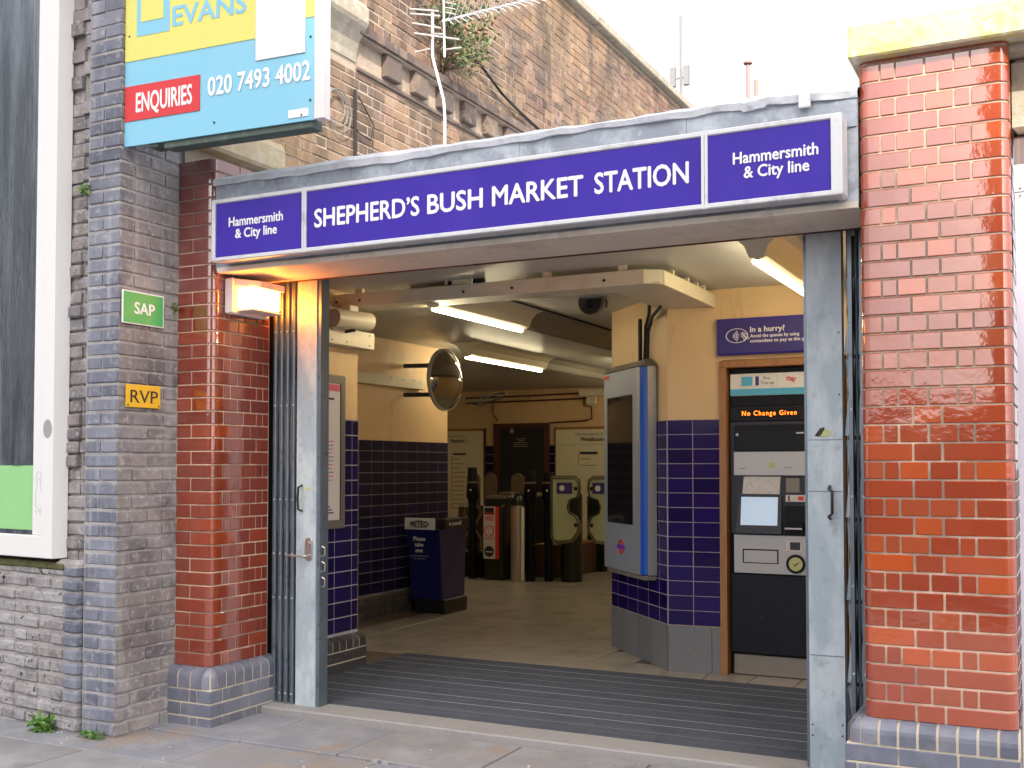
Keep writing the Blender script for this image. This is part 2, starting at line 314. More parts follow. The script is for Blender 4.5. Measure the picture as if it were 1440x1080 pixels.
def link(o, parent=None):
    COL.objects.link(o)
    if parent is not None: o.parent = parent
    return o
def thing(name, label, cat, loc=(0,0,0), rotz=0, group=None):
    o = bpy.data.objects.new(name, None); COL.objects.link(o); o.empty_display_size = .1
    o.location = loc; o.rotation_euler = (0, 0, rotz); o['label'] = label; o['category'] = cat
    if group: o['group'] = group
    return o
def off(p):
    v = Vector((0,0,0))
    while p is not None: v += p.location; p = p.parent
    return v
def part(name, mb, m, parent, local=False, label=None, stuff=False):
    me = mb.mesh(name); me.materials.append(m if not isinstance(m, str) else M[m])
    o = bpy.data.objects.new(name, me); link(o, parent)
    if parent is not None and not local: me.transform(Matrix.Translation(-off(parent)))
    if label: o['label'] = label
    if stuff: o['kind'] = 'stuff'
    return o
def single(name, mb, m, label, cat, group=None):
    me = mb.mesh(name)
    c = Vector((sum(v[0] for v in mb.v)/len(mb.v), sum(v[1] for v in mb.v)/len(mb.v), min(v[2] for v in mb.v)))
    me.transform(Matrix.Translation(-c)); me.materials.append(M[m])
    o = bpy.data.objects.new(name, me); link(o); o.location = c; o['label'] = label; o['category'] = cat
    if group: o['group'] = group
    return o
def struct(name, mb, m, parent=None):
    me = mb.mesh(name); me.materials.append(M[m]); o = bpy.data.objects.new(name, me); link(o, parent)
    if parent is None: o['kind'] = 'structure'
    else: me.transform(Matrix.Translation(-off(parent)))
    return o
CACHE = {}
def piece(name, key, build, m, parent, loc, rotz=0, tilt=0):
    """one brick, tile or slab: shares its mesh with its like"""
    k = (key, m)
    if k not in CACHE:
        me = build().mesh(name); me.materials.append(M[m]); CACHE[k] = me
    o = bpy.data.objects.new(name, CACHE[k]); link(o, parent)
    p = Vector(loc)-(off(parent) if parent is not None else Vector((0,0,0)))
    o.location = p; o.rotation_euler = (R(rnd.uniform(-tilt, tilt)), R(rnd.uniform(-tilt, tilt)*.3), rotz+R(rnd.uniform(-tilt, tilt)))
    return o
CAMP = Vector((0, 0, 1.5))
def courses(name, parent, org, rotz, rows, m, depth=.10, proud=.005, jit=.0015, tilt=.25, c=.003, limit=300, joined='brickwork', backing=None, seen=None):
    """rows = [(z0, z1, [(a,b), ...], optional material)]; a..b run along the wall from org; outer face at local -y"""
    cs, sn = math.cos(rotz), math.sin(rotz); L = []
    for row in rows:
        z0, z1, segs = row[:3]
        for sg in segs:
            a, b = sg[:2]; mm = sg[2] if len(sg) > 2 else m
            x = (a+b)/2; p = Vector((org[0]+cs*x, org[1]+sn*x, (z0+z1)/2)); L.append((p, b-a, z1-z0, mm))
    vis = [q for q in L if seen is None or seen(q[0])]
    vis.sort(key=lambda q: (q[0]-CAMP).length)
    keep = vis[:limit]; ids = set(id(q) for q in keep); rest = [q for q in L if id(q) not in ids]
    for p, wd, h, mm in keep:
        wd = round(wd*250)/250; h = round(h*500)/500
        d = proud+rnd.uniform(-jit, jit)
        loc = p+Vector((sn, -cs, 0))*d
        piece(name, (wd, h, depth, c), lambda: MB().bbox(-wd/2, wd/2, 0, depth, -h/2, h/2, c), mm, parent, loc, rotz, tilt)
    if rest:
        mb = MB()
        for p, wd, h, mm in rest:
            d = proud+rnd.uniform(-jit, jit); o = p+Vector((sn, -cs, 0))*d; t = MB().box(-wd/2, wd/2, 0, .03, -h/2, h/2)
            mb.add([(o.x+cs*v[0]-sn*v[1], o.y+sn*v[0]+cs*v[1], o.z+v[2]) for v in t.v], t.f)
        part(joined, mb, m, parent, stuff=True)
def bond(L, z0, z1, h=.075, j=.010, kind='english', phase=0, wob=0):
    rows = []; z = z0; k = phase
    while z < z1-.02:
        zt = min(z+h, z1); segs = []
        if kind == 'english': pat, start = ([.225], 0) if k % 2 else ([.1125], 0); x = 0 if k % 2 else -.056
        elif kind == 'flemish': pat = [.225, .1125]; x = -.17 if k % 2 else 0
        elif kind == 'stack': pat = [.2]; x = 0
        elif kind == 'mixed': pat = [.225, .225, .1125, .1125]; x = -rnd.random()*.3
        i = 0
        while x < L:
            wdt = pat[i % len(pat)]; a, b = max(x, 0), min(x+wdt, L)
            if b-a > .03: segs.append((a+j/2, b-j/2))
            x += wdt; i += 1
        rows.append((z+j/2, zt-j/2, segs)); z += h; k += 1
    return rows
def text(s, parent, loc, size, m, rotz=0, bold=0, sx=1, align='LEFT', name='lettering', th=.0015, local=False, roty=0, gap=1):
    cu = bpy.data.curves.new(name, 'FONT'); cu.body = s; cu.size = size; cu.align_x = align; cu.offset = bold*size; cu.extrude = th/2
    cu.space_character = gap; cu.resolution_u = 3
    ob = bpy.data.objects.new(name, cu); me = bpy.data.meshes.new_from_object(ob); bpy.data.objects.remove(ob); bpy.data.curves.remove(cu)
    me.transform(Matrix.Rotation(R(90), 4, 'X') @ Matrix.Diagonal((sx, 1, 1, 1)))
    me.transform(Matrix.Rotation(rotz, 4, 'Z')); me.transform(Matrix.Translation((0,0,0)))
    me.materials.clear(); me.materials.append(M[m]); me.name = name
    o = bpy.data.objects.new(name, me); link(o, parent)
    o.location = Vector(loc) if local else Vector(loc)-off(parent)
    return o
def leaves(mb, c, rad, n, size, flat=1.0):
    for _ in range(n):
        while True:
            v = Vector((rnd.uniform(-1,1), rnd.uniform(-1,1), rnd.uniform(-1,1)))
            if v.length < 1: break
        p = Vector(c)+Vector((v.x*rad[0], v.y*rad[1], v.z*rad[2])); s_ = size*rnd.uniform(.6, 1.3)
        d = Vector((rnd.gauss(0,1), rnd.gauss(0,1), rnd.gauss(0,.7)-.2)).normalized(); q = d.orthogonal().normalized()
        q = (q*math.cos(t := rnd.random()*6.28)+d.cross(q)*math.sin(t))
        mb.add([p, p+d*s_*.5+q*s_*.18, p+d*s_, p+d*s_*.5-q*s_*.18], [(0,1,2,3)])
    return mb

# ------------------------------------------------------------------ ground
def gz(y): return .045 if y < 4.3 else (.045+(y-4.3)*.012 if y < 4.75 else .05+min((y-4.75)/.4, 1)*.02)
struct('ground', MB().box(-400, 400, -400, 600, -.6, -.12), 'asphalt')
struct('road', MB().box(-60, 60, -9.5, -1.6, -.14, -.08), 'asphalt')
pv = struct('pavement', MB().box(-12, 6, -1.4, 5.13, -.3, .047), 'flag_joint')
struct('kerb', MB().bbox(-12, 6, -1.6, -1.4, -.3, .035, .01), 'threshold')
# flagstones laid in rows across the frontage
ys = [5.115]
for d in (.56, .47, .62, .50, .58, .45): ys.append(ys[-1]-d)
for i in range(len(ys)-1):
    y1, y0 = ys[i], ys[i+1]; x = -7.2+rnd.uniform(-.4, 0)
    while x < 1.2:
        wd = rnd.choice([.62, .76, .91, .70])
        zt = .052 if i else .062
        xa, xb = x+.006, x+wd-.006
        pc = piece('flagstone', ('flag', round(xb-xa, 2), round(y1-y0, 2), i, round(x, 1)), lambda: MB().bbox(-(xb-xa)/2, (xb-xa)/2, -(y1-y0)/2+.006, (y1-y0)/2-.006, -.04, 0, .004), 'flag', pv, ((xa+xb)/2, (y0+y1)/2, zt+rnd.uniform(-.002, .002)), 0, .12)
        x += wd
lt = MB()
for i in range(150):
    x_, y_ = rnd.uniform(-6, .4), rnd.uniform(2.6, 5.08); r_ = rnd.choice([.003, .004, .005, .008])
    lt.prism([(x_+r_*math.cos(a)*rnd.uniform(.6,1.2), y_+r_*math.sin(a)*rnd.uniform(.6,1.2)) for a in (0, 1.25, 2.5, 3.8, 5.0)], .05, (.066 if y_ > 4.55 else .056)+rnd.uniform(0, .003))
part('pavement_grit', lt, 'mortar_pale', pv, stuff=True)
lt = MB()
for i in range(60):
    x_, y_ = rnd.uniform(-6, .4), rnd.uniform(2.8, 5.08); r_ = rnd.uniform(.010, .022)
    lt.prism([(x_+r_*math.cos(a)*rnd.uniform(.8,1.1), y_+r_*math.sin(a)*rnd.uniform(.8,1.1)) for a in (0, .8, 1.6, 2.4, 3.1, 3.9, 4.7, 5.5)], .05, .0645 if y_ > 4.55 else .0547)
part('gum_spots', lt, 'patch_grey', pv, stuff=True)
struct('hall_subfloor', MB().box(-11, -.5, 5.36, 15.7, -.2, .092), 'floor_joint')
th_ = single('door_threshold', MB().bbox(-4.47, -.80, 5.13, 5.36, -.1, .1, .008), 'threshold', 'worn pale stone sill strip between the pavement and the dark mat', 'threshold')
em = thing('entrance_mat', 'dark blue-grey ribbed mat with thin metal edging strips inside the gate', 'mat', (-2.6, 6.2, .1))
y = 5.365; k = 0
while y < 6.98:
    part('mat_strip', MB().box(-4.44, -.80, y+.0005, y+.1655, .085, .102), 'mat', em)
    part('edging_bar', MB().box(-4.44, -.80, y+.1657, y+.1685, .09, .1028), 'alu' if k % 3 else 'grey_fix', em)
    rb = MB()
    for q in range(7): rb.box(-4.44, -.80, y+.010+q*.0225, y+.020+q*.0225, .1018, .1045)
    part('mat_ribs', rb, 'mat', em)
    y += .1688; k += 1
fl = struct('floor', MB().box(-11, -.5, 7.02, 15.65, .05, .0945), 'floor_joint')
tl = []
xx = -3.075
TX = .30
for ix in range(-14, 9):
    for iy in range(0, 22):
        a = xx+ix*TX; b = 7.03+iy*.40; cx, cy = a+TX/2, b+.2
        if cy > 15.6: continue
        if cx > -3.19+.1 and cy > 7.4+ (0 if cx > -2.4 else (-2.465-cx)*1.1): continue
        if cx < -5.5 and cy < 9.6: continue
        px = (cx*.893+cy*.451)/(cy*.893-cx*.451)
        if px < -.20 or cx < -9.5: continue
        tl.append((cx, cy))
tl.sort(key=lambda p: p[1])
for cx, cy in tl[:300]:
    piece('floor_tile', 'ft', lambda: MB().bbox(-TX/2+.003, TX/2-.003, -.197, .197, -.01, 0, .0015), 'floor_tile', fl, (cx, cy, .1+rnd.uniform(-.0004, .0004)), 0, .04)
if tl[300:]:
    mb = MB()
    for cx, cy in tl[300:]: mb.box(cx-TX/2+.003, cx+TX/2-.003, cy-.197, cy+.197, .096, .1)
    part('distant_floor_tiles', mb, 'floor_tile', fl, stuff=True)

# ------------------------------------------------------------------ red glazed piers
CH = .0755
def corner_brick(parent, x, y, z0, z1, w, d, side, m):
    """rounded corner brick; its outer corner at x,y; side 'b' = right front corner, 'a' = left front"""
    def bd():
        p = rounded(-w, 0, 0, d, .045, 'b') if side == 'b' else rounded(0, w, 0, d, .045, 'a')
        return MB().prism(p, -(z1-z0)/2, (z1-z0)/2, .003, True)
    return piece('brick', ('corner', round(w, 3), round(d, 3), side), bd, m, parent, (x, y, (z0+z1)/2), 0, .15)
def brick_at(parent, x0, x1, y0, y1, z0, z1, m, tilt=.3):
    wd, dp, h = round(x1-x0, 3), round(y1-y0, 3), round(z1-z0, 3)
    return piece('brick', ('b', wd, dp, h), lambda: MB().bbox(-wd/2, wd/2, -dp/2, dp/2, -h/2, h/2, .003), m, parent, ((x0+x1)/2+rnd.uniform(-.001,.001), (y0+y1)/2+rnd.uniform(-.001,.001), (z0+z1)/2), 0, tilt)

lp = thing('brick_pier', 'red glazed brick pier with painted shade at the left of the entrance', 'pier', (-4.41, 5.0, .05))
XL, YF = -4.28, 4.75
part('mortar_core', MB().prism(rounded(-4.60, XL-.005, YF+.005, 5.245, .042, 'b'), .30, 3.23, 0, True), 'mortar_pale', lp)
z = .375; k = 0
while z < 3.22:
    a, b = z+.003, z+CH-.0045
    mm = 'glaze_shaded' if z < 2.45 else 'glaze_dark'
    if k % 2 == 0:
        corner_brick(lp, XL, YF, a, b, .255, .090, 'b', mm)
        ds = [.10, .157, .268, .382, .440, .492]
    else:
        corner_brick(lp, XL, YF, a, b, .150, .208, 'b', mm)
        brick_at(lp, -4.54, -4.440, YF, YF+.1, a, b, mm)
        ds = [.218, .330, .492]
    for p, q in zip(ds[:-1], ds[1:]):
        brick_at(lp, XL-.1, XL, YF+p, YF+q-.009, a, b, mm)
    z += CH; k += 1
def bull_profile(d, h, r=.055, n=5):
    p = [(d, 0), (0, 0)]
    for i in range(n+1):
        t = R(90*i/n); p.append((r-r*math.cos(t), h-r+r*math.sin(t)))
    p.append((d, h)); return p
def bull(parent, x, y, z, wd, h, rotz, m='blue_brick'):
    def bd():
        pr = bull_profile(.11, h); n = len(pr)
        vs = [(-wd/2, a, b) for a, b in pr]+[(wd/2, a, b) for a, b in pr]
        return MB().add(vs, [tuple(range(n)), tuple(range(2*n-1, n-1, -1))]+[(i, n+i, n+(i+1) % n, (i+1) % n) for i in range(n)])
    piece('coping_brick', ('bull', round(wd, 3), round(h, 3)), bd, m, parent, (x, y, z), rotz, .5)
def plinth(parent, x0, x1, y0, y1, z0, nc, zt, sides, m='blue_brick'):
    """blue brick plinth with a bullnosed top course; sides of 'f','r','l'"""
    zc = z0+nc*.075
    part('plinth_core', MB().box(x0+(.006 if 'l' in sides else 0), x1-(.006 if 'r' in sides else 0), y0+.006, y1, z0-.15, zc), 'mortar_ochre', parent)
    r_ = .042
    part('plinth_core', MB().box(x0+(r_ if 'l' in sides else 0), x1-(r_ if 'r' in sides else 0), y0+r_, y1, zc, zt-.012), 'mortar_ochre', parent)
    L = x1-x0; D = y1-y0; hb = zt-zc
    bp = bull_profile(.11, hb-.008, .052)
    part('joint_bed', MB().ext([(y0+.005+a, zc+.001+b) for a, b in bp], x0+(.058 if 'l' in sides else .001), x1-(.058 if 'r' in sides else .001), 'x'), 'mortar_ochre', parent)
    if 'r' in sides: part('joint_bed', MB().ext([(x1-.005-a, zc+.001+b) for a, b in bp], y0+.058, y1-.001, 'y'), 'mortar_ochre', parent)
    if 'l' in sides: part('joint_bed', MB().ext([(x0+.005+a, zc+.001+b) for a, b in bp], y0+.058, y1-.001, 'y'), 'mortar_ochre', parent)
    for k in range(nc):
        a, b = z0+k*.075+.004, z0+(k+1)*.075-.005
        st = [0, .225, .450, .675] if k % 2 else [0, .105, .16, .385, .61, .72]
        st = [s for s in st if s < L-.04]+[L]
        for p, q in zip(st[:-1], st[1:]):
            brick_at(parent, x1-q+(.009 if q < L else 0), x1-p, y0, y0+.1, a, b, m)
        sd = [.1, .16, .272, .385, .497, .6] if k % 2 == 0 else [.1, .325, .55, .6]
        sd = [s for s in sd if s < D-.03]+[D]
        for X, nm in ((x1, 'r'), (x0, 'l')):
            if nm not in sides: continue
            for p, q in zip(sd[:-1], sd[1:]):
                if nm == 'r': brick_at(parent, X-.1, X, y0+p+.009, y0+q, a, b, m)
                else: brick_at(parent, X, X+.1, y0+p+.009, y0+q, a, b, m)
    h = zt-zc; pitch = .0775
    xa = x0+(.06 if 'l' in sides else 0); xb = x1-(.06 if 'r' in sides else 0)
    n = max(1, round((xb-xa)/pitch)); pw = (xb-xa)/n
    for i in range(n): bull(parent, xa+(i+.5)*pw, y0, zc+.004, pw-.011, h-.004, 0, m)
    n2 = round((D-.06)/pitch); pd = (D-.06)/n2
    for nm, X, rz in (('r', x1, R(90)), ('l', x0, R(-90))):
        if nm not in sides: continue
        for i in range(n2): bull(parent, X, y0+.06+(i+.5)*pd, zc+.004, pd-.011, h-.004, rz, m)
        # mitred corner piece turned round the corner
        cx = X-.06 if nm == 'r' else X+.06
        a0 = R(-90) if nm == 'r' else R(180)
        pr = [(.058, 0), (.058, h-.055)]+[(.003+.055*math.cos(R(t)), h-.059+.055*math.sin(R(t))) for t in (18, 36, 54, 72, 90)]+[(0, h-.004)]
        part('corner_coping_brick', MB().lathe([(r, q+zc+.004) for r, q in pr], (cx, y0+.06, 0), 4, 'z', a0, a0+R(41)), m, parent)
        part('corner_coping_brick', MB().lathe([(r, q+zc+.004) for r, q in pr], (cx, y0+.06, 0), 4, 'z', a0+R(49), a0+R(90)), m, parent)
        part('joint_bed', MB().lathe([(max(r-.004, 0), q+zc) for r, q in pr], (cx, y0+.06, 0), 6, 'z', a0, a0+R(90)), 'mortar_ochre', parent)
plinth(lp, -4.56, -4.23, 4.70, 5.275, .035, 3, .378, 'fr')

rp = thing('brick_pier', 'red glazed brick pier at the right, under the lichened stone cap', 'pier', (-.48, 5.0, .05))
XA, XB = -.77, -.19
part('mortar_core', MB().prism(rounded(XA+.005, XB-.005, YF+.005, 5.245, .042, 'ab'), .36, 3.19, 0, True), 'mortar_pale', rp)
z = .462; k = 0
while z < 3.18:
    a, b = z+.003, z+CH-.0045; mm = 'glaze'
    if k % 2 == 0:
        corner_brick(rp, XA, YF, a, b, .200, .100, 'a', mm); corner_brick(rp, XB, YF, a, b, .258, .100, 'b', mm)
        brick_at(rp, XA+.210, XA+.312, YF, YF+.1, a, b, mm)
        ds = [.11, .167, .278, .382, .440, .492]
    else:
        corner_brick(rp, XA, YF, a, b, .085, .208, 'a', mm); corner_brick(rp, XB, YF, a, b, .137, .208, 'b', mm)
        for p, q in ((.094, .146), (.155, .260), (.270, .372), (.381, .434)): brick_at(rp, XA+p, XA+q, YF, YF+.1, a, b, mm)
        ds = [.218, .330, .492]
    for p, q in zip(ds[:-1], ds[1:]):
        brick_at(rp, XA, XA+.1, YF+p, YF+q-.009, a, b, mm); brick_at(rp, XB-.1, XB, YF+p, YF+q-.009, a, b, mm)
    z += CH; k += 1
plinth(rp, -.84, -.185, 4.70, 5.275, .065, 4, .465, 'fl')
cp = thing('pier_cap', 'thick lichen-covered stone slab capping the right-hand pier', 'stone cap', (-.4, 5.1, 3.2))
part('cap_slab', MB().prism([(-.80, 4.69), (.12, 4.69), (.12, 5.42), (-.80, 5.42)], 3.195, 3.335, .008), 'lichen_stone', cp)
part('cap_bed', MB().box(-.745, .06, 4.80, 5.36, 3.165, 3.196), 'stone', cp)
single('stone_pier', MB().bbox(-.186, .02, 4.90, 5.36, 2.86, 3.164, .02), 'stone', 'rough brown stone block tucked under the pier cap at the right edge', 'stone block')

# ------------------------------------------------------------------ entrance canopy, fascia, sign
cn = thing('entrance_canopy', 'lead-clad canopy fascia with pale dirty soffit spanning the two piers', 'canopy', (-2.5, 5.0, 2.6))
part('fascia_board', MB().box(XL+.003, XA-.003, 4.765, 4.86, 2.60, 3.06), 'lead', cn)
part('bottom_drip', MB().box(XL+.02, XA-.004, 4.755, 4.80, 2.585, 2.612), 'soffit', cn)
part('soffit_panel', MB().box(XL+.003, XA-.003, 4.80, 5.20, 2.590, 2.615), 'soffit', cn)
part('track_beam', MB().box(-4.5, XA-.0, 5.215, 5.31, 2.635, 2.70), 'black', cn)
part('soffit_edge', MB().box(XL+.003, XA-.003, 5.195, 5.214, 2.585, 2.70), 'maroon', cn)
# sheets of lead with seams
xs = [XL+.004, -3.35, -2.36, -1.52, XA-.004]
for a, b in zip(xs[:-1], xs[1:]):
    part('lead_sheet', MB().bbox(a+.001, b-.001, 4.757, 4.764, 2.93, 3.085, .002), 'lead', cn)
# rolled capping with a wavering lip
mb = MB(); n = 260; vs = []
for i in range(n+1):
    t = i/n; x = XL-.0+(XA-XL)*t
    zb = 3.126+.006*math.sin(t*7)+.003*math.sin(t*23+1)+.0025*math.sin(t*140)*math.sin(t*19)
    lip = 3.072+.003*math.sin(t*31)+.005*math.sin(t*9+2)+.004*math.sin(t*97)*math.sin(t*13)-(.012 if .86 < t < .89 else 0)
    yo = 4.742+.005*math.sin(t*40)+.004*math.sin(t*90)
    if t > .93: zb -= (t-.93)*.35; lip -= (t-.93)*.2
    vs += [(x, 4.766, lip), (x, yo, lip-.002), (x, yo-.006, (lip+zb)/2), (x, yo+.012, zb-.008), (x, 4.80, zb+.006), (x, 4.90, zb), (x, 4.95, zb-.05)]
fs = [(i*7+k, (i+1)*7+k, (i+1)*7+k+1, i*7+k+1) for i in range(n) for k in range(6)]
part('lead_capping', mb.add(vs, fs, True), 'lead_cap', cn)
part('cap_clip', MB().bbox(-1.01, -.96, 4.722, 4.735, 3.03, 3.10, .003), 'lead_cap', cn)
struct('roof', MB().box(-11, -.3, 4.90, 16.2, 2.94, 3.06), 'lead')

sg = thing('station_sign', 'long violet-blue station name sign in an aluminium frame across the canopy', 'sign', (-2.5, 4.7, 2.62))
SY = 4.64
X0, X1, D1, D2 = -4.19, -.815, -3.563, -1.400
part('sign_box', MB().box(X0+.004, X1-.004, SY+.008, SY+.118, 2.626, 2.956), 'alu', sg)
fw = .024
for z0, z1 in ((2.618, 2.618+fw), (2.962-fw, 2.962)):
    part('frame_rail', MB().bbox(X0, X1, SY-.006, SY+.02, z0, z1, .005), 'alu', sg)
part('frame_stile', MB().bbox(X0-.001, X0+fw, SY-.007, SY+.02, 2.617, 2.963, .005), 'alu', sg)
part('frame_stile', MB().bbox(X1-.045, X1+.001, SY-.007, SY+.11, 2.617, 2.963, .012), 'alu', sg)
for xx_ in (D1, D2):
    part('divider', MB().bbox(xx_-.014, xx_-.001, SY-.007, SY+.02, 2.617, 2.963, .003), 'alu', sg)
    part('divider', MB().bbox(xx_+.001, xx_+.014, SY-.007, SY+.02, 2.617, 2.963, .003), 'alu', sg)
for a, b in ((X0+fw, D1-.014), (D1+.014, D2-.014), (D2+.014, X1-.045)):
    part('sign_panel', MB().box(a-.003, b+.003, SY+.001, SY+.010, 2.640, 2.942), 'sign_blue', sg)
for s, x, z, sz, sx in (("SHEPHERD\u2019S", -3.500, 2.749, .123, .0, ), ("BUSH", 0, 2.749, .123, 0), ("MARKET", 0, 2.749, .123, 0), ("STATION", 0, 2.749, .123, 0)): pass
def fit(s, parent, x0, x1, y, z, cap, m, bold=.0, name='lettering', gap=1, th=.0015, rotz=0, local=False):
    """text whose capital height is cap and whose width runs x0..x1"""
    size = cap/.70
    o = text(s, parent, (x0, y, z), size, m, rotz, min(bold, .0), 1, 'LEFT', name, th, local, 0, gap)
    me = o.data
    if bold > .008:
        import bmesh
        b_ = bmesh.new(); d_ = cap*.030
        for i_, (dx, dz) in enumerate(((d_, 0), (-d_, 0), (0, d_), (0, -d_))):
            c_ = me.copy(); c_.transform(Matrix.Translation((dx, .0001*(i_+1), dz))); b_.from_mesh(c_); bpy.data.meshes.remove(c_)
        b_.from_mesh(me); b_.to_mesh(me); b_.free()
    xs_ = [v.co.x for v in me.vertices]; a, b = min(xs_), max(xs_)
    me.transform(Matrix.Translation((-a, 0, 0))); me.transform(Matrix.Diagonal(((x1-x0)/(b-a), 1, 1, 1)))
    return o
TY = SY-.0008
for s, a, b in (("SHEPHERD\u2019S", -3.500, -2.857), ("BUSH", -2.812, -2.500), ("MARKET", -2.450, -1.975), ("STATION", -1.920, -1.472)):
    fit(s, sg, a, b, TY, 2.745, .094, 'white_print', .012)
for a, b, c, d, z1_, z2_, e, f in ((-4.075, -3.705, -4.030, -3.745, 2.805, 2.738, .055, .055), (-1.275, -.912, -1.228, -.95, 2.800, 2.735, .06, .06)):
    fit('Hammersmith', sg, a, b, TY, z1_, .050, 'white_print', .012)
    fit('& City line', sg, c, d, TY, z2_, .050, 'white_print', .012)

# ------------------------------------------------------------------ viaduct
XS = -4.54
vd = thing('railway_viaduct', 'tall weathered brick viaduct wall rising behind the station roof', 'viaduct', (-5.5, 8, 0))
part('wall_core', MB().box(-9, XS-.005, 4.80, 30, 3.065, 4.55).box(-5.2, XS-.012, 4.80, 5.30, 0, 3.06), 'mortar_stock', vd)
part('upper_core', MB().box(-9, XS-.025, 4.80, 30, 4.66, 6.30), 'mortar_stock', vd)
def infrustum(p):
    r_ = p.x*.893+p.y*.451; f_ = p.y*.893-p.x*.451
    return f_ > 0 and abs(r_/f_) < .47 and p.z < 1.5+f_*.43
rows = bond(13, 3.08, 4.34, .0755, .011, 'flemish')
courses('brick', vd, (XS, 4.80), R(90), rows, 'stock_brick', .05, .0, .004, .5, .004, 170, 'lower_brickwork', seen=lambda p: infrustum(p) and 6.0 < p.y < 13)
rows = bond(15, 4.72, 6.26, .0755, .011, 'english')
courses('brick', vd, (XS-.02, 4.80), R(90), rows, 'stock_brick', .05, .0, .004, .5, .004, 128, 'upper_brickwork', seen=lambda p: infrustum(p) and p.y > 6.4)
part('string_course', MB().box(XS-.02, XS+.055, 6.46, 30, 4.575, 4.59), 'mortar_stock', vd)
part('ledge', MB().add([(XS-.03, 4.8, 4.72), (XS+.06, 4.8, 4.655), (XS+.06, 30, 4.655), (XS-.03, 30, 4.72), (XS-.03, 4.8, 4.58), (XS+.06, 4.8, 4.59), (XS+.06, 30, 4.59), (XS-.03, 30, 4.58)],
    [(0,1,2,3), (4,7,6,5), (0,4,5,1), (1,5,6,2), (2,6,7,3), (3,7,4,0)]), 'moss', vd)
mbk = 0
yy = 6.50
while yy < 14:
    if yy < 11:
        piece('soldier_brick', 'soldier', lambda: MB().bbox(-.03, .03, -.05, .05, -.036, .036, .005), 'dark_stock', vd, (XS+.050, yy, 4.625), R(90)*0, 1.5)
    yy += .0755*1.35
part('soldier_course', MB().box(XS, XS+.075, 11, 30, 4.59, 4.66), 'dark_stock', vd)
yy = 6.83
while yy < 13.5:
    piece('corbel_block', 'corb', lambda: MB().bbox(-.06, .05, -.10, .10, -.09, .085, .008), 'dark_stock', vd, (XS, yy+.1, 4.49), 0, 1.2)
    yy += .395
part('corbel_band', MB().box(XS-.02, XS-.003, 4.8, 30, 4.385, 4.58), 'mortar_stock', vd)
part('oversail_course', MB().bbox(XS-.02, XS+.018, 6.5, 30, 4.345, 4.372, .006), 'dark_stock', vd)
y = 5.0
while y < 30:
    part('coping_stone', MB().bbox(XS-.5, XS+.06, y, min(y+1.19, 30), 6.305, 6.40, .012), 'stone', vd); y += 1.2
# stone cornice above the abutment
pr = [(XS-.2, 4.40), (XS+.005, 4.40), (XS+.01, 4.46), (XS+.03, 4.53), (XS+.065, 4.59), (XS+.10, 4.63), (XS+.115, 4.66), (XS+.115, 4.76), (XS+.09, 4.80), (XS-.2, 4.84)]
single('stone_cornice', MB().ext(pr, 4.15, 6.49, 'y'), 'stone', 'pale moulded stone cornice above the estate agent board', 'cornice')
single('stone_ledge', MB().ext([(XS-.1, 3.35), (XS+.10, 3.35), (XS+.115, 3.37), (XS+.115, 3.50), (XS+.08, 3.55), (XS-.1, 3.60)], 4.74, 5.56, 'y'), 'stone_ochre', 'sloping stone ledge over the left-hand red pier', 'ledge')
single('render_patch', MB().box(XS-.02, XS+.012, 4.78, 5.7, 3.06, 3.349), 'stone', 'flaking pale rendered strip under the sloping stone ledge', 'render')

# abutment pier of grey brick with blue quoins
ab = thing('abutment_pier', 'grey brick abutment pier carrying the small green and yellow plates', 'pier', (-4.7, 4.5, .05))
YP = 4.31
part('mortar_core', MB().box(-4.785, XS-.0065, YP+.0065, 4.80, -.05, 5.6), 'mortar_grey', ab)
rows = []
z = .055; k = 0
qm = []
while z < 4.9:
    a, b = z+.004, z+.071
    segs = [(.003, .106, 'quoin_brick')] if False else []
    # side face, from the front arris back to the red pier
    st = [.004, .222, .448] if k % 2 else [.004, .108, .333, .448]
    segs = [(p, q-.010, 'grey_brick') for p, q in zip(st[:-1], st[1:])]
    rows.append((a, b, segs)); z += .0755; k += 1
courses('brick', ab, (XS, YP+.0), R(90), rows, 'grey_brick', .09, .0, .0025, .45, .007, 170, 'side_brickwork', seen=lambda p: p.z < 3.9)
rows = []; z = .055; k = 0
while z < 4.9:
    a, b = z+.004, z+.071
    st = [0, .238] if k % 2 else [0, .115, .238]
    rows.append((a, b, [(p+.004, q-.006) for p, q in zip(st[:-1], st[1:])])); z += .0755; k += 1
courses('brick', ab, (-4.778, YP), 0, rows, 'quoin_brick', .1, .0, .0025, .45, .008, 130, 'front_brickwork', seen=lambda p: p.z < 3.9)

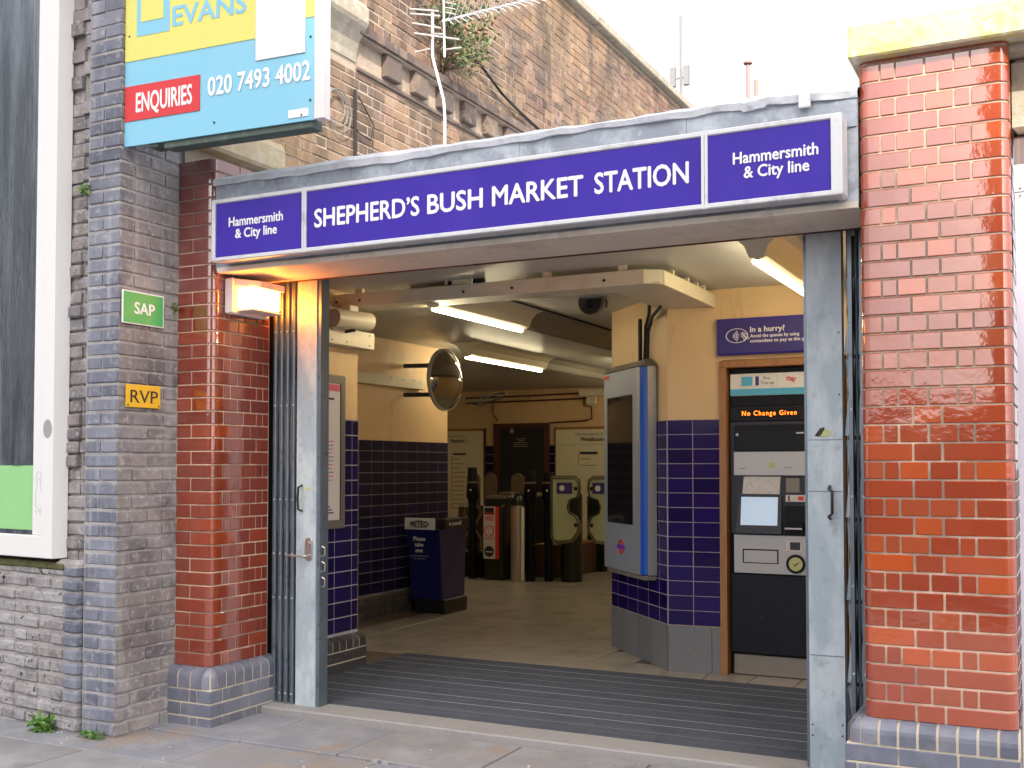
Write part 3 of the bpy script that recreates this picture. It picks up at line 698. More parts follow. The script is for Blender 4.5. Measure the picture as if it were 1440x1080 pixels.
# angled wall under the billboard
BA = R(-7)            # heading of the wall: right end stands forward
ub = Vector((math.cos(BA), math.sin(BA), 0))
W0 = Vector((-4.795, 4.285, 0)); WL = 1.9
P0 = W0-ub*WL
lw = thing('dwarf_wall', 'worn whitened brick base wall below the billboard with a dark rounded end', 'wall', (P0.x, P0.y, 0), BA)
part('wall_core', MB().box(0, WL-.012, .01, .5, -.1, .93), 'mortar_grey', lw, True)
def local_courses(parent, rows, m, depth, y0, jit, tilt, c, ang, org, namep='brick'):
    for row in rows:
        for sg_ in row[2]:
            a, b = sg_[:2]; mm = sg_[2] if len(sg_) > 2 else m; wd = round((b-a)*250)/250; h = round((row[1]-row[0])*500)/500
            key = (wd, h, depth, c, mm)
            if key not in CACHE:
                me = MB().bbox(-wd/2, wd/2, 0, depth, -h/2, h/2, c).mesh(namep); me.materials.append(M[mm]); CACHE[key] = me
            o = bpy.data.objects.new(namep, CACHE[key]); link(o, parent); o.location = ((a+b)/2, y0+rnd.uniform(-jit, jit), (row[0]+row[1])/2)
            o.rotation_euler = (R(rnd.uniform(-tilt, tilt)), R(rnd.uniform(-tilt, tilt)), R(rnd.uniform(-tilt, tilt)))
rows = []
z = .055; k = 0
while z < .93:
    segs = []; x = WL-.13-.0; i = 0
    x1_ = WL-.13
    while x1_ > .55:
        wd = (.225 if k % 2 else .1125); segs.append((x1_-wd+.005, x1_-.005)); x1_ -= wd
    segs.append((WL-.126, WL-.003, 'quoin_brick' if z > .15 else 'worn_brick'))
    rows.append((z+.004, z+.071, segs)); z += .0755; k += 1
local_courses(lw, rows, 'worn_brick', .1, 0, .006, 1.4, .014, BA, P0)
part('moss_ledge', MB().bbox(.2, WL-.12, -.01, .2, .925, .965, .012), 'moss', lw, True)
part('coping_lump', MB().bbox(WL-.20, WL-.0, .0, .2, .925, .985, .02), 'mortar_grey', lw, True)
uw = thing('billboard_backing_wall', 'rough dark brick strip between the white billboard and the abutment quoin', 'wall', (-5.0, 4.6, .9))
part('wall_core', MB().box(-5.04, -4.79, 4.375, 4.8, .9, 5.2).box(-6.9, -5.04, 4.62, 4.8, 0, 5.2), 'mortar_grey', uw)
rows = [(r[0], r[1], [(.0+rnd.uniform(0,.02), .10+rnd.uniform(0,.02)), (.115, .19)]) for r in bond(.2, .96, 4.6, .0755, .008, 'english')]
courses('brick', uw, (-4.98, 4.355), 0, rows, 'grey_brick', .1, .0, .018, 3, .010, 60)
# billboard
bb = thing('billboard', 'tall white-framed billboard with a crumpled dark sheet and green bottom band', 'billboard', (P0.x, P0.y, .99), BA)
XF = WL-.172      # right outer edge, local
part('frame_stile', MB().bbox(XF-.103, XF, -.045, .05, 0, 3.6, .004), 'bill_white', bb, True)
part('inner_stile', MB().bbox(XF-.205, XF-.103, -.030, .05, .125, 3.6, .004), 'bill_white', bb, True)
part('frame_rail', MB().bbox(.0, XF-.104, -.044, .05, .0, .124, .004), 'bill_white', bb, True)
part('green_band', MB().box(.0, XF-.207, -.014, .02, .150, .512), 'green', bb, True)
n1, n2 = 26, 40; vs = []
for i in range(n1+1):
    for j in range(n2+1):
        x = (XF-.207)*i/n1; z = .512+3.08*j/n2
        vs.append((x, -.008+.012*math.sin(x*17+z*1.3)+.008*math.sin(x*41+2*math.sin(z*1.1))*(j > 0), z))
part('dark_sheet', MB().add(vs, [(i*(n2+1)+j, (i+1)*(n2+1)+j, (i+1)*(n2+1)+j+1, i*(n2+1)+j+1) for i in range(n1) for j in range(n2)], True), 'bill_dark', bb, True)
part('backing_panel', MB().box(.0, XF-.21, .025, .05, .13, 3.59), 'bill_white', bb, True)
part('band_edge', MB().box(.0, XF-.207, -.018, .0, .126, .150), 'bill_dark', bb, True)
part('scuff_mark', MB().disc((XF-.052, -.0465, .715), .040, 14, t=.001, rz=.052), 'patch_grey', bb, True)
# small pencilled figure on the frame
sk = MB()
for pts in ([(0,.0),(-.03,.03),(-.028,.10),(-.012,.14),(-.028,.18),(-.012,.215),(.012,.215),(.026,.18),(.012,.14),(.03,.10),(.032,.03),(.008,0)], [(-.016,.17),(0,.18),(.014,.168)], [(-.02,-.02),(-.01,0),(-.03,-.008)], [(.02,-.02),(.012,0),(.034,-.006)]):
    sk.tube([(XF-.15+a, -.0302, .26+b) for a, b in pts], .0011, 4, False)
part('pencil_doodle', sk, 'grey_print', bb, True)

# small plates
t = thing('door_plate', 'green SAP plate fixed to the grey abutment brickwork', 'sign', (XS, 4.47, 2.27), R(90))
part('plate', MB().bbox(-.151, .151, -.016, -.010, 0, .18, .002), 'white_print', t, True)
part('face', MB().box(-.144, .144, -.0175, -.0155, .007, .173), 'sap_green', t, True)
fit('SAP', t, -.068, .082, -.0182, .060, .062, 'white_print', .03, rotz=0, local=True)
t = thing('door_plate', 'yellow RVP plate below the green plate', 'sign', (XS, 4.478, 1.818), R(90))
part('plate', MB().bbox(-.125, .125, -.015, -.010, 0, .124, .002), 'yellow', t, True)
fit('RVP', t, -.095, .105, -.0162, .026, .070, 'ink', .005, local=True)
for x in (-.112, .112):
    part('screw', MB().disc((x, -.017, .012), .005, 8, t=.002), 'black', t, True)

# estate agent board projecting from the pier
ea = thing('estate_agent_board', 'yellow and light blue property board with red ENQUIRIES panel projecting from the viaduct pier', 'sign board', (XS, 4.334, 3.225), R(3.5))
BW = 1.215
part('board', MB().box(0, BW, 0, .012, 0, 1.4), 'est_cyan', ea, True)
part('yellow_field', MB().box(.001, BW-.075, -.003, -.0005, .462, 1.39), 'est_yellow', ea, True)
part('yellow_field', MB().box(BW-.075, BW-.001, -.003, -.0005, .52, 1.39), 'est_yellow', ea, True)
part('red_panel', MB().box(.004, .507, -.004, -.001, .135, .325), 'est_red', ea, True)
fit('ENQUIRIES', ea, .081, .457, -.005, .180, .102, 'white_print', .035, local=True)
fit('020 7493 4002', ea, .557, 1.19, -.0035, .205, .096, 'white_print', .030, local=True)
fit('EVANS', ea, .321, .80, -.0045, .610, .105, 'est_cyan', .02, local=True)
fit('MONTAGU', ea, .321, .98, -.0045, .770, .105, 'est_cyan', .02, local=True)
part('logo_block', MB().box(.081, .303, -.005, -.002, .590, .99), 'est_cyan', ea, True)
part('logo_bar', MB().box(.110, .262, -.007, -.0045, .665, .790), 'est_yellow', ea, True)
part('blank_square', MB().box(.860, 1.16, -.006, -.002, .345, .690), 'bill_white', ea, True)
part('maker_label', MB().box(1.06, 1.18, -.004, -.001, .022, .062), 'white_print', ea, True)
part('edge_strip', MB().bbox(BW+.001, BW+.058, -.004, .05, -.0, 1.4, .003), 'lamp_body', ea, True)
part('bottom_rail', MB().bbox(.26, BW-.02, .013, .10, -.035, .05, .004), 'green_wood', ea, True)
part('side_batten', MB().bbox(-.030, -.002, .02, .06, .14, 1.4, .003), 'est_frame', ea, True)
part('bearer', MB().bbox(.16, .22, .013, .10, -.02, .9, .004), 'green_wood', ea, True)
for x, z in ((.03,.60), (.03,1.0), (.60,.06), (1.19,.10), (1.19,.42), (1.14, .03)):
    part('screw', MB().disc((x, -.0045, z), .006, 8, t=.003), 'black', ea, True)

# cables, conduit, plants and aerials on the viaduct
mb = MB()
for q in range(3):
    r0 = .10+.012*q
    mb.tube([(XS+.02+.006*q, 6.22+.035*q*.5+r0*1.15*math.cos(t), 4.00+r0*math.sin(t)*(1+.1*q)-.01*q) for t in [R(a) for a in range(0, 361, 18)]], .0045, 5)
single('coiled_cable', mb, 'cable_grey', 'coil of pale grey cable hanging on the viaduct brickwork beside the agent board', 'cable')
single('black_conduit', MB().tube([(XS+.02, 6.46, 4.19), (XS+.02, 6.46, 3.98), (XS+.02, 6.47, 3.3)], .012, 8).tube([(XS+.02, 6.47, 3.9), (XS+.05, 6.62, 3.86), (XS+.03, 6.68, 4.0), (XS+.02, 6.50, 4.16)], .005, 5),
       'cable', 'short vertical black conduit on the viaduct wall near the coil', 'conduit')
pts = [(XS+.02, 7.75, 4.97), (XS+.03, 8.04, 4.96), (XS+.03, 8.2, 4.99), (XS+.03, 8.38, 4.965), (XS+.02, 8.75, 4.86), (XS+.02, 9.1, 4.80), (XS+.02, 9.6, 4.74)]
single('black_cable', MB().tube(pts, .012, 6).tube([(p[0]+.015, p[1]+.03, p[2]-.03+.01*math.sin(i*2)) for i, p in enumerate(pts)][3:], .007, 5), 'cable', 'black cable sagging along the top of the viaduct string course', 'cable')
bu = thing('wall_shrub', 'straggly shrub growing out of the viaduct wall behind the aerials', 'shrub', (XS, 7.7, 4.7))
stems = MB(); lv = MB()
for i in range(13):
    e = Vector((XS+rnd.uniform(.08, .38), 7.68+rnd.uniform(-.45, .45), 4.78+rnd.uniform(-.02, .75)))
    m_ = Vector((XS+.16, 7.68, 4.72)).lerp(e, .5)+Vector((0, 0, -.05))
    stems.tube([(XS, 7.68+rnd.uniform(-.06, .06), 4.70), m_, e], [.007, .005, .002], 5)
    leaves(lv, e, (.14, .16, .14), 90, .055); leaves(lv, m_, (.12, .12, .12), 30, .05)
part('stem', stems, 'twig', bu); part('foliage', lv, 'leaf', bu, stuff=True)

def yagi(name, label, base, pts, elems, boom_r=.006):
    t = thing(name, label, 'aerial', base, 0, 'television aerials on the station roof')
    return t
ae = thing('tv_aerial_mast', 'thin bent white aerial mast standing on the flat roof', 'mast', (-3.80, 6.5, 3.06))
part('pole', MB().tube([(-3.80, 6.5, 3.06), (-3.80, 6.5, 3.90), (-3.81, 6.5, 4.02), (-3.90, 6.5, 4.34), (-3.90, 6.5, 4.66)], .0105, 8), 'aerial', ae)
part('base_foot', MB().bbox(-3.86, -3.74, 6.44, 6.56, 3.06, 3.08, .004), 'aerial', ae)
a1 = thing('small_aerial', 'small aerial with a few pale rods on the bent mast', 'aerial', (-3.90, 6.48, 4.5))
part('boom', MB().tube([(-3.905, 6.49, 4.50), (-3.78, 6.46, 4.46)], .006, 6), 'aerial', a1)
for i, (xa, za, xb, zb) in enumerate(((-4.06, 4.66, -3.80, 4.58), (-4.05, 4.595, -3.80, 4.50), (-4.04, 4.525, -3.66, 4.40), (-4.04, 4.395, -3.90, 4.38), (-3.80, 4.375, -3.655, 4.35), (-4.10, 4.72, -3.84, 4.64))):
    part('rod', MB().tube([(xa, 6.47+.01*i, za), (xb, 6.43+.01*i, zb)], .0055, 6), 'aerial', a1)
a2 = thing('long_aerial', 'long multi-element aerial pointing right above the roof', 'aerial', (-3.76, 6.45, 4.62))
B0, B1 = Vector((-3.80, 6.46, 4.555)), Vector((-3.08, 6.56, 4.625))
part('boom', MB().tube([B0, B1], .009, 6), 'aerial', a2)
part('bracket', MB().tube([(-3.78, 6.46, 4.30), (-3.79, 6.46, 4.80)], .008, 6), 'aerial', a2)
for i in range(15):
    c_ = B0.lerp(B1, .06+i*.062)
    for s_ in (1, -1):
        part('element', MB().tube([c_, c_+Vector((.07, -.06, s_*.045 if i > 3 else s_*.06)), c_+Vector((.10+.002*i, -.10, s_*.085))], .0038, 5), 'aerial', a2)
for i in range(5):
    c_ = B0+Vector((.05, 0, .03+.035*i)); part('reflector_rod', MB().tube([c_+Vector((-.06, .04, .05)), c_+Vector((.10, -.08, -.04))], .0038, 5), 'aerial', a2)

# far things on the skyline
fm = thing('phone_mast', 'slender pale phone mast with two panel antennas on the hazy skyline', 'mast', (-14.6, 45, 0))
part('pole', MB().tube([(-14.6, 45, 0), (-14.6, 45, 20.8)], [.10, .055], 8), 'far_grey', fm)
for dx in (-.34, .26): part('panel_antenna', MB().bbox(-14.6+dx-.12, -14.6+dx+.12, 44.85, 45.0, 17.75, 18.6, .02), 'far_grey', fm)
part('bracket', MB().box(-14.9, -14.3, 44.97, 45.03, 18.1, 18.16), 'far_grey', fm)
fm = thing('roof_flue', 'thin reddish flue pole on the skyline right of the mast', 'flue', (-11.7, 45, 0))
part('pole', MB().tube([(-11.7, 45, 0), (-11.7, 45, 18.25)], .075, 8), 'far_red', fm); part('cap', MB().lathe([(.17, 18.25), (.19, 18.3), (.12, 18.38), (0, 18.4)], (-11.7, 45, 0), 10), 'far_red', fm)
part('short_flue', MB().tube([(-11.35, 45, 0), (-11.35, 45, 17.5)], .09, 8), 'far_red', fm)

# ------------------------------------------------------------------ bulkhead lamp on the left reveal
bl = thing('bulkhead_lamp', 'lit rectangular bulkhead lamp with a warm glow on the red pier under the sign', 'lamp', (XL, 5.0, 2.46))
part('back_box', MB().bbox(XL+.006, XL+.060, 4.84, 5.16, 2.365, 2.570, .008), 'lamp_body', bl)
part('housing', MB().add([(XL+.06, 4.86, 2.565), (XL+.06, 5.15, 2.565), (XL+.20, 5.13, 2.548), (XL+.20, 4.92, 2.548), (XL+.06, 4.86, 2.525), (XL+.06, 5.15, 2.525), (XL+.20, 5.13, 2.512), (XL+.20, 4.92, 2.512)],
     [(0,3,2,1), (4,5,6,7), (0,1,5,4), (1,2,6,5), (2,3,7,6), (3,0,4,7)]), 'lamp_body', bl)
part('diffuser', MB().prism(rounded(XL+.061, XL+.185, 4.885, 5.13, .035, 'bc'), 2.395, 2.518, .012, True), 'lamp_glow', bl)
part('bottom_rim', MB().bbox(XL+.061, XL+.175, 4.885, 5.14, 2.380, 2.393, .004), 'lamp_body', bl)
part('flex', MB().tube([(XL+.03, 4.88, 2.57), (XL+.03, 4.87, 2.585), (XL+.02, 4.85, 2.60)], .004, 5), 'cable_grey', bl)

# ------------------------------------------------------------------ folding gates
def channel(x, w_, y, d, z0, z1, open_left=False):
    return MB().bbox(x, x+w_, y, y+d, z0, z1, .003)
lg = thing('folding_gate', 'left folding steel gate, stacked bars and broad lead post with a lock', 'gate', (-4.1, 5.26, .1))
for i, x in enumerate((-4.245, -4.200, -4.155, -4.110)):
    part('picket', MB().tube([(x+.010, 5.25, .10), (x+.010, 5.25, 2.60)], .0095, 8), 'gate_bar', lg)
    part('picket_channel', MB().bbox(x-.010, x+.0, 5.25, 5.29, .10, 2.60, .002), 'gate_bar', lg)
    for zc in (.16, .72, .98, 1.30, 1.86, 2.30):
        part('rivet', MB().disc((x+.010, 5.2375, zc), .006, 8, t=.006), 'galv', lg)
part('lattice', MB(), 'gate_bar', lg) if False else None
lat = MB()
for z0 in (.35, 1.05, 1.75):
    for x in (-4.245, -4.200, -4.155, -4.110):
        lat.tube([(x+.0, 5.262, z0), (x+.028, 5.272, z0+.50)], .006, 4); lat.tube([(x+.028, 5.262, z0+.06), (x+.0, 5.272, z0+.56)], .006, 4)
part('lattice', lat, 'gate_bar', lg)
part('lead_post', MB().bbox(-4.070, -3.930, 5.24, 5.30, .075, 2.625, .006), 'galv', lg)
part('post_flange', MB().bbox(-3.929, -3.906, 5.25, 5.33, .07, 2.63, .003), 'gate_bar', lg)
part('post_shoe', MB().bbox(-4.06, -3.94, 5.245, 5.295, .066, .074, .001), 'black', lg)
part('pull_handle', MB().tube([(-4.03, 5.24, 1.385), (-4.03, 5.205, 1.375), (-4.03, 5.20, 1.31), (-4.03, 5.205, 1.245), (-4.03, 5.24, 1.235)], .007, 8), 'black', lg)
lk = part('lock_plate', MB().prism(rounded(-.026, .026, 0, .135, .026, 'abcd', 6), 0, .008, .001), 'steel', lg, True)
lk.rotation_euler = (R(90), 0, 0); lk.location = Vector((-3.975, 5.239, .945))-off(lg)
part('key_cylinder', MB().disc((-3.975, 5.223, 1.045), .013, 16, t=.01), 'steel', lk, True).location = (0, 0, 0)
c_ = [o for o in lk.children][0]; bpy.data.objects.remove(c_)
part('key_cylinder', MB().disc((-3.975, 5.221, 1.045), .013, 16, t=.012), 'steel', lg)
part('lever', MB().tube([(-3.972, 5.236, .975), (-3.972, 5.195, .975), (-3.99, 5.19, .975), (-4.105, 5.19, .975)], .0075, 8), 'steel', lg)
for zc in (.82, .91, 1.0): part('finger_loop', MB().tube([(-3.905, 5.27, zc+.03), (-3.885, 5.27, zc+.02), (-3.885, 5.27, zc-.02), (-3.905, 5.27, zc-.03)], .004, 5), 'steel', lg)
part('scratch_sticker', MB().box(-4.00, -3.965, 5.2385, 5.2399, 1.355, 1.375), 'lime', lg)
part('dark_backing', MB().box(-4.54, -4.252, 5.300, 5.316, .1, 2.63), 'black', lg)  # black sheet added so the gap behind the bars reads dark
rg = thing('folding_gate', 'right folding steel gate, broad mottled galvanised post beside two dark channel bars', 'gate', (-.95, 5.26, .1))
part('lead_post', MB().bbox(-1.093, -.932, 5.24, 5.30, .07, 2.66, .006), 'galv', rg)
part('post_flange', MB().bbox(-1.108, -1.095, 5.25, 5.34, .07, 2.66, .003), 'gate_bar', rg)
for x in (-.905, -.853, -.802):
    part('picket_channel', MB().bbox(x+.002, x+.020, 5.235, 5.275, .08, 2.62, .003), 'gate_bar', rg)
    part('picket', MB().tube([(x+.036, 5.27, .1), (x+.036, 5.27, 2.6)], .006, 6), 'gate_bar', rg)
    for zc in (.55, .95, 1.36, 1.76, 2.15): part('rivet', MB().disc((x+.014, 5.231, zc), .006, 8, t=.006), 'galv', rg)
part('dark_backing', MB().box(-.925, -.772, 5.335, 5.345, .1, 2.63), 'black', rg)  # added black sheet, darkens the view between the right-hand pickets
lat = MB()
for z0 in (.12, .50, .88, 1.26, 1.64, 2.02):
    for x in (-.925, -.873, -.822):
        lat.add([(x-.004, 5.28, z0), (x+.012, 5.28, z0), (x+.045, 5.29, z0+.36), (x+.029, 5.29, z0+.36), (x-.004, 5.286, z0), (x+.012, 5.286, z0), (x+.045, 5.296, z0+.36), (x+.029, 5.296, z0+.36)], [(0,1,2,3), (4,7,6,5), (0,3,7,4), (1,5,6,2)])
        lat.add([(x+.029, 5.30, z0), (x+.045, 5.30, z0), (x+.012, 5.31, z0+.36), (x-.004, 5.31, z0+.36), (x+.029, 5.306, z0), (x+.045, 5.306, z0), (x+.012, 5.316, z0+.36), (x-.004, 5.316, z0+.36)], [(0,1,2,3), (4,7,6,5), (0,3,7,4), (1,5,6,2)])
part('lattice', lat, 'galv', rg)
for x in (-.90, -.845): part('hanger', MB().bbox(x, x+.025, 5.25, 5.27, 2.57, 2.635, .003), 'cream_white', rg)
part('pull_handle', MB().tube([(-.992, 5.24, 1.405), (-.992, 5.205, 1.395), (-.975, 5.20, 1.38), (-.975, 5.20, 1.28), (-.992, 5.205, 1.265), (-.992, 5.24, 1.255)], .007, 8), 'black', rg)
part('torn_sticker', MB().add([(-1.06, 5.2385, 1.64), (-1.035, 5.2385, 1.675), (-1.015, 5.2385, 1.68), (-1.01, 5.2385, 1.66), (-1.04, 5.2385, 1.635)], [(0,1,2,3,4)]), 'ink', rg)
part('torn_sticker', MB().add([(-1.035, 5.238, 1.635), (-1.012, 5.238, 1.672), (-.985, 5.238, 1.665), (-.99, 5.238, 1.64)], [(0,1,2,3)]), 'lime', rg)
for z in (.62, 1.38, 1.62):
    part('weld_seam', MB().box(-1.09, -.935, 5.2375, 5.2405, z, z+.003), 'gate_bar', rg)
for x, z in ((-1.08,.30), (-1.08,.25), (-.945,.31), (-.945,.26), (-.945,2.12), (-.945,1.83)):
    part('rivet', MB().disc((x, 5.2355, z), .004, 8, t=.004), 'black', rg)

# right edge: shutter guide and timber
t = thing('shutter_guide', 'pale lavender painted metal shutter post at the far right edge', 'metal post', (-.1, 4.85, 0))
part('guide_face', MB().bbox(-.178, .10, 4.85, 4.92, .05, 2.705, .004), 'lavender_post', t)
part('cap_plate', MB().bbox(-.180, .10, 4.845, 4.9, 2.60, 2.712, .003), 'lavender_post', t)
for z in (2.585, 2.615): part('rivet', MB().disc((-.158, 4.8405, z), .0035, 8, t=.004), 'black', t)
cu_ = MB()
for i in range(33): cu_.bbox(.101, 2.6, 4.90, 4.915, .08+i*.08, .155+i*.08, .006)
part('shutter_curtain', cu_, 'lavender_post', t)
single('timber_post', MB().bbox(-.182, -.10, 4.94, 5.04, 2.3, 2.855, .008).bbox(-.09, -.02, 4.95, 5.03, 2.3, 2.835, .008), 'old_wood', 'dark weathered timber ends above the lavender post', 'timber')

# ------------------------------------------------------------------ station interior shell
ZC = 2.70
struct('ceiling', MB().box(-11, -.3, 5.312, 15.7, ZC, 2.93), 'ceiling')
jw = thing('inner_wall', 'short cream and blue tiled wall just inside the left gate', 'wall', (-4.8, 5.9, 0))
XJ = -4.46; YJ = 6.42
part('wall_body', MB().box(-5.95, XJ, 5.32, YJ, .05, ZC), 'cream', jw)
part('tile_bed', MB().box(XJ, XJ+.006, 5.32, YJ+.006, .34, 1.822), 'grout', jw)
z = .36; r_i = 0
while z < 1.80:
    for i in range(7):
        a = YJ-.055-.2*i if i else YJ+.006; b = YJ-.055-.2*(i-1) if i else a-.055
        y1_ = YJ+.004-(.0 if i == 0 else .075+.2*(i-1)); y0_ = YJ+.004-(.075+.2*i)
        if y0_ < 5.30: break
        wd = round(y1_-y0_-.006, 3)
        piece('wall_tile', ('wt', wd), lambda: MB().bbox(0, .006, -wd/2, wd/2, -.0485, .0485, .0012), 'tile_shaded', jw, (XJ+.0013, (y0_+y1_)/2, z+.052), 0, .25)
    z += .104
# plinth of the jamb
plinth(jw, -5.7, XJ+.05, 5.40, YJ+.05, .095, 2, .345, 'r', 'dark_plinth')
fw_ = thing('hall_wall', 'long left hall wall, cream above rows of dark blue tiles', 'wall', (-5.7, 8, 0))
XW = -5.75
part('wall_body', MB().box(-5.95, XW, YJ+.001, 9.90, .05, ZC), 'cream', fw_)
part('tile_bed', MB().box(XW, XW+.006, YJ+.01, 9.905, .30, 1.735), 'grout_dark', fw_)
z = .32
while z < 1.70:
    y = 7.70
    while y < 9.75:
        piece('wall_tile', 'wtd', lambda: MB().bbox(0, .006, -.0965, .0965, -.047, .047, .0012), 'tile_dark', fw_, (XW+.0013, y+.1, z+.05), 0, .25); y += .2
    z += .1015
courses('brick', fw_, (XW+.05, 7.5), R(90), bond(2.40, .10, .29, .075, .01, 'english'), 'dark_plinth', .05, .0, .002, .4)
part('plinth_core', MB().box(XW, XW+.045, YJ+.01, 9.90, .05, .30), 'floor_joint', fw_)
bw = thing('back_wall', 'cream far wall of the ticket hall with dark tiles below', 'wall', (-7.5, 15.6, 0))
part('wall_body', MB().box(-11, -2.0, 15.6, 15.8, .05, ZC), 'cream', bw)
for a, b in ((-8.34, -8.20), (-7.215, -7.11)):
    part('tile_bed', MB().box(a, b, 15.594, 15.6, .1, 1.72), 'grout', bw)
    z = .12
    while z < 1.70:
        piece('wall_tile', ('bwt', round(b-a, 2)), lambda: MB().bbox(-(b-a)/2+.004, (b-a)/2-.004, 0, .006, -.066, .066, .0012), 'tile_dark', bw, ((a+b)/2, 15.589, z+.07), 0, .2); z += .142
part('skirting', MB().box(-7.1, -5.2, 15.57, 15.6, .08, .26), 'maroon', bw)
t = thing('inner_wall', 'plain cream side wall of the hall beyond the left opening', 'wall', (-11.1, 12, 0))
part('wall_body', MB().box(-11.2, -11, 9.4, 15.8, .05, ZC), 'cream', t)
part('return_wall', MB().box(-11, -5.95, 9.7, 9.9, .05, ZC), 'cream', t)
# column with the ticket machine
A_, B_ = Vector((-3.19, 8.06)), Vector((-2.465, 7.262))
tw = thing('ticket_wall', 'cream wall with chamfered corner, cobalt tiles and grey skirting around the ticket machine', 'wall', (-2.4, 7.5, 0))
MX0, MX1 = -2.055, -1.32       # machine opening
part('wall_body', MB().prism([(A_.x, A_.y), (B_.x, B_.y), (-2.09, 7.30), (-2.09, 9), (-3.19, 9)], .05, ZC), 'cream', tw)
part('wall_body', MB().box(-3.19, -.5, 9, 15.8, .05, ZC), 'cream', tw)
part('wall_head', MB().box(-2.089, -.6, 7.30, 8.999, 2.215, ZC), 'cream', tw)
part('wall_body', MB().box(-1.28, -.6, 5.33, 8.999, .05, 2.2149), 'cream', tw) if False else part('side_wall', MB().box(-1.27, -.6, 7.301, 8.999, .05, 2.2149), 'cream', tw)
part('return_wall', MB().box(-.77, -.6, 5.26, 7.30, .05, ZC), 'cream', tw)
uv = (B_-A_).normalized(); LC = (B_-A_).length; ac = math.atan2(uv.y, uv.x)
uv2 = (Vector((-2.09, 7.30))-B_).normalized(); L2 = (Vector((-2.09, 7.30))-B_).length; ac2 = math.atan2(uv2.y, uv2.x)
part('tile_bed', MB().prism([(A_.x-uv.y*-0, A_.y), (B_.x, B_.y), (B_.x-.004, B_.y-.006), (A_.x-.004, A_.y-.005)], .415, 1.815), 'grout', tw)
part('tile_bed', MB().prism([(B_.x-.004, B_.y-.006), (-2.09, 7.294), (-2.09, 7.30), (B_.x, B_.y)], .415, 1.815), 'grout', tw)
def tiles(parent, org, ang, Ln, z0, z1, first, m, h=.1):
    cs, sn = math.cos(ang), math.sin(ang); z = z0
    while z < z1-.02:
        x = 0; st = [0]+[q for q in [first+.2*i for i in range(9)] if q < Ln-.02]+[Ln]
        for p, q in zip(st[:-1], st[1:]):
            wd = round(q-p-.006, 3); c = (p+q)/2
            piece('wall_tile', ('tt', wd, h), lambda: MB().bbox(-wd/2, wd/2, 0, .007, -h/2+.0025, h/2-.0025, .0012), m, parent, (org[0]+cs*c+sn*.0075, org[1]+sn*c-cs*.0075, z+h/2), ang, .25)
        z += h
tiles(tw, (A_.x, A_.y), ac, LC, .415, 1.815, .14, 'tile')
tiles(tw, (B_.x, B_.y), ac2, L2, .415, 1.815, .175, 'tile')
def skirts(org, ang, Ln, st):
    cs, sn = math.cos(ang), math.sin(ang)
    for p, q in zip(st[:-1], st[1:]):
        wd = q-p-.004; c = (p+q)/2
        piece('skirting_slab', ('sk', round(wd, 3)), lambda: MB().bbox(-wd/2, wd/2, 0, .012, -.155, .155, .0015), 'granite', tw, (org[0]+cs*c+sn*.012, org[1]+sn*c-cs*.012, .255), ang, .1)
skirts((A_.x, A_.y), ac, LC, [0, .27, .54, .81, LC]); skirts((B_.x, B_.y), ac2, L2, [0, .30, L2])

# cable tray, ceiling lights and fixtures
ct = thing('cable_tray', 'cream boxed cable tray running under the ceiling and turning toward the ticket wall', 'cable tray', (-3.3, 6.2, 2.6))
part('tray_face', MB().bbox(-4.452, -2.23, 6.14, 6.16, 2.575, 2.665, .004), 'cream_white', ct)
part('tray_base', MB().box(-4.452, -2.14, 6.1605, 6.40, 2.580, 2.588), 'cream_white', ct)
part('tray_corner', MB().prism([(-2.229, 6.14), (-2.13, 6.20), (-2.14, 6.22), (-2.229, 6.16)], 2.577, 2.663, .002), 'cream_white', ct)
part('tray_face', MB().bbox(-2.148, -2.128, 6.222, 7.285, 2.575, 2.665, .004), 'cream_white', ct)
part('tray_base', MB().box(-2.50, -2.149, 6.401, 7.25, 2.580, 2.588), 'cream_white', ct)
for x in (-4.3, -3.6, -2.9, -2.40): part('hanger', MB().box(x, x+.05, 6.163, 6.20, 2.6655, 2.70), 'cream_white', ct)
for y in (6.45, 6.75, 6.95, 7.1): part('hanger', MB().box(-2.18, -2.15, y, y+.03, 2.6655, 2.70), 'cream_white', ct)
for x in (-4.44, -4.25, -3.45, -3.1, -2.48): part('bolt', MB().disc((x, 6.134, 2.615), .009, 8, t=.006), 'black', ct)
part('dark_clip', MB().box(-3.40, -3.32, 6.17, 6.20, 2.667, 2.70), 'black', ct)
part('bulk_clip', MB().box(-3.58, -3.42, 6.163, 6.20, 2.668, 2.699), 'reflector', ct)
part('conduit_pair', MB().tube([(-2.50, 7.0, 2.60), (-2.62, 7.33, 2.57), (-2.70, 7.48, 2.50), (-2.72, 7.50, 2.2)], .012, 6).tube([(-2.44, 7.05, 2.57), (-2.60, 7.34, 2.55), (-2.665, 7.43, 2.46), (-2.68, 7.45, 2.2)], .012, 6).tube([(-2.75, 7.5, 2.56), (-2.76, 7.53, 2.2)], .016, 6),
     'cable', ct)
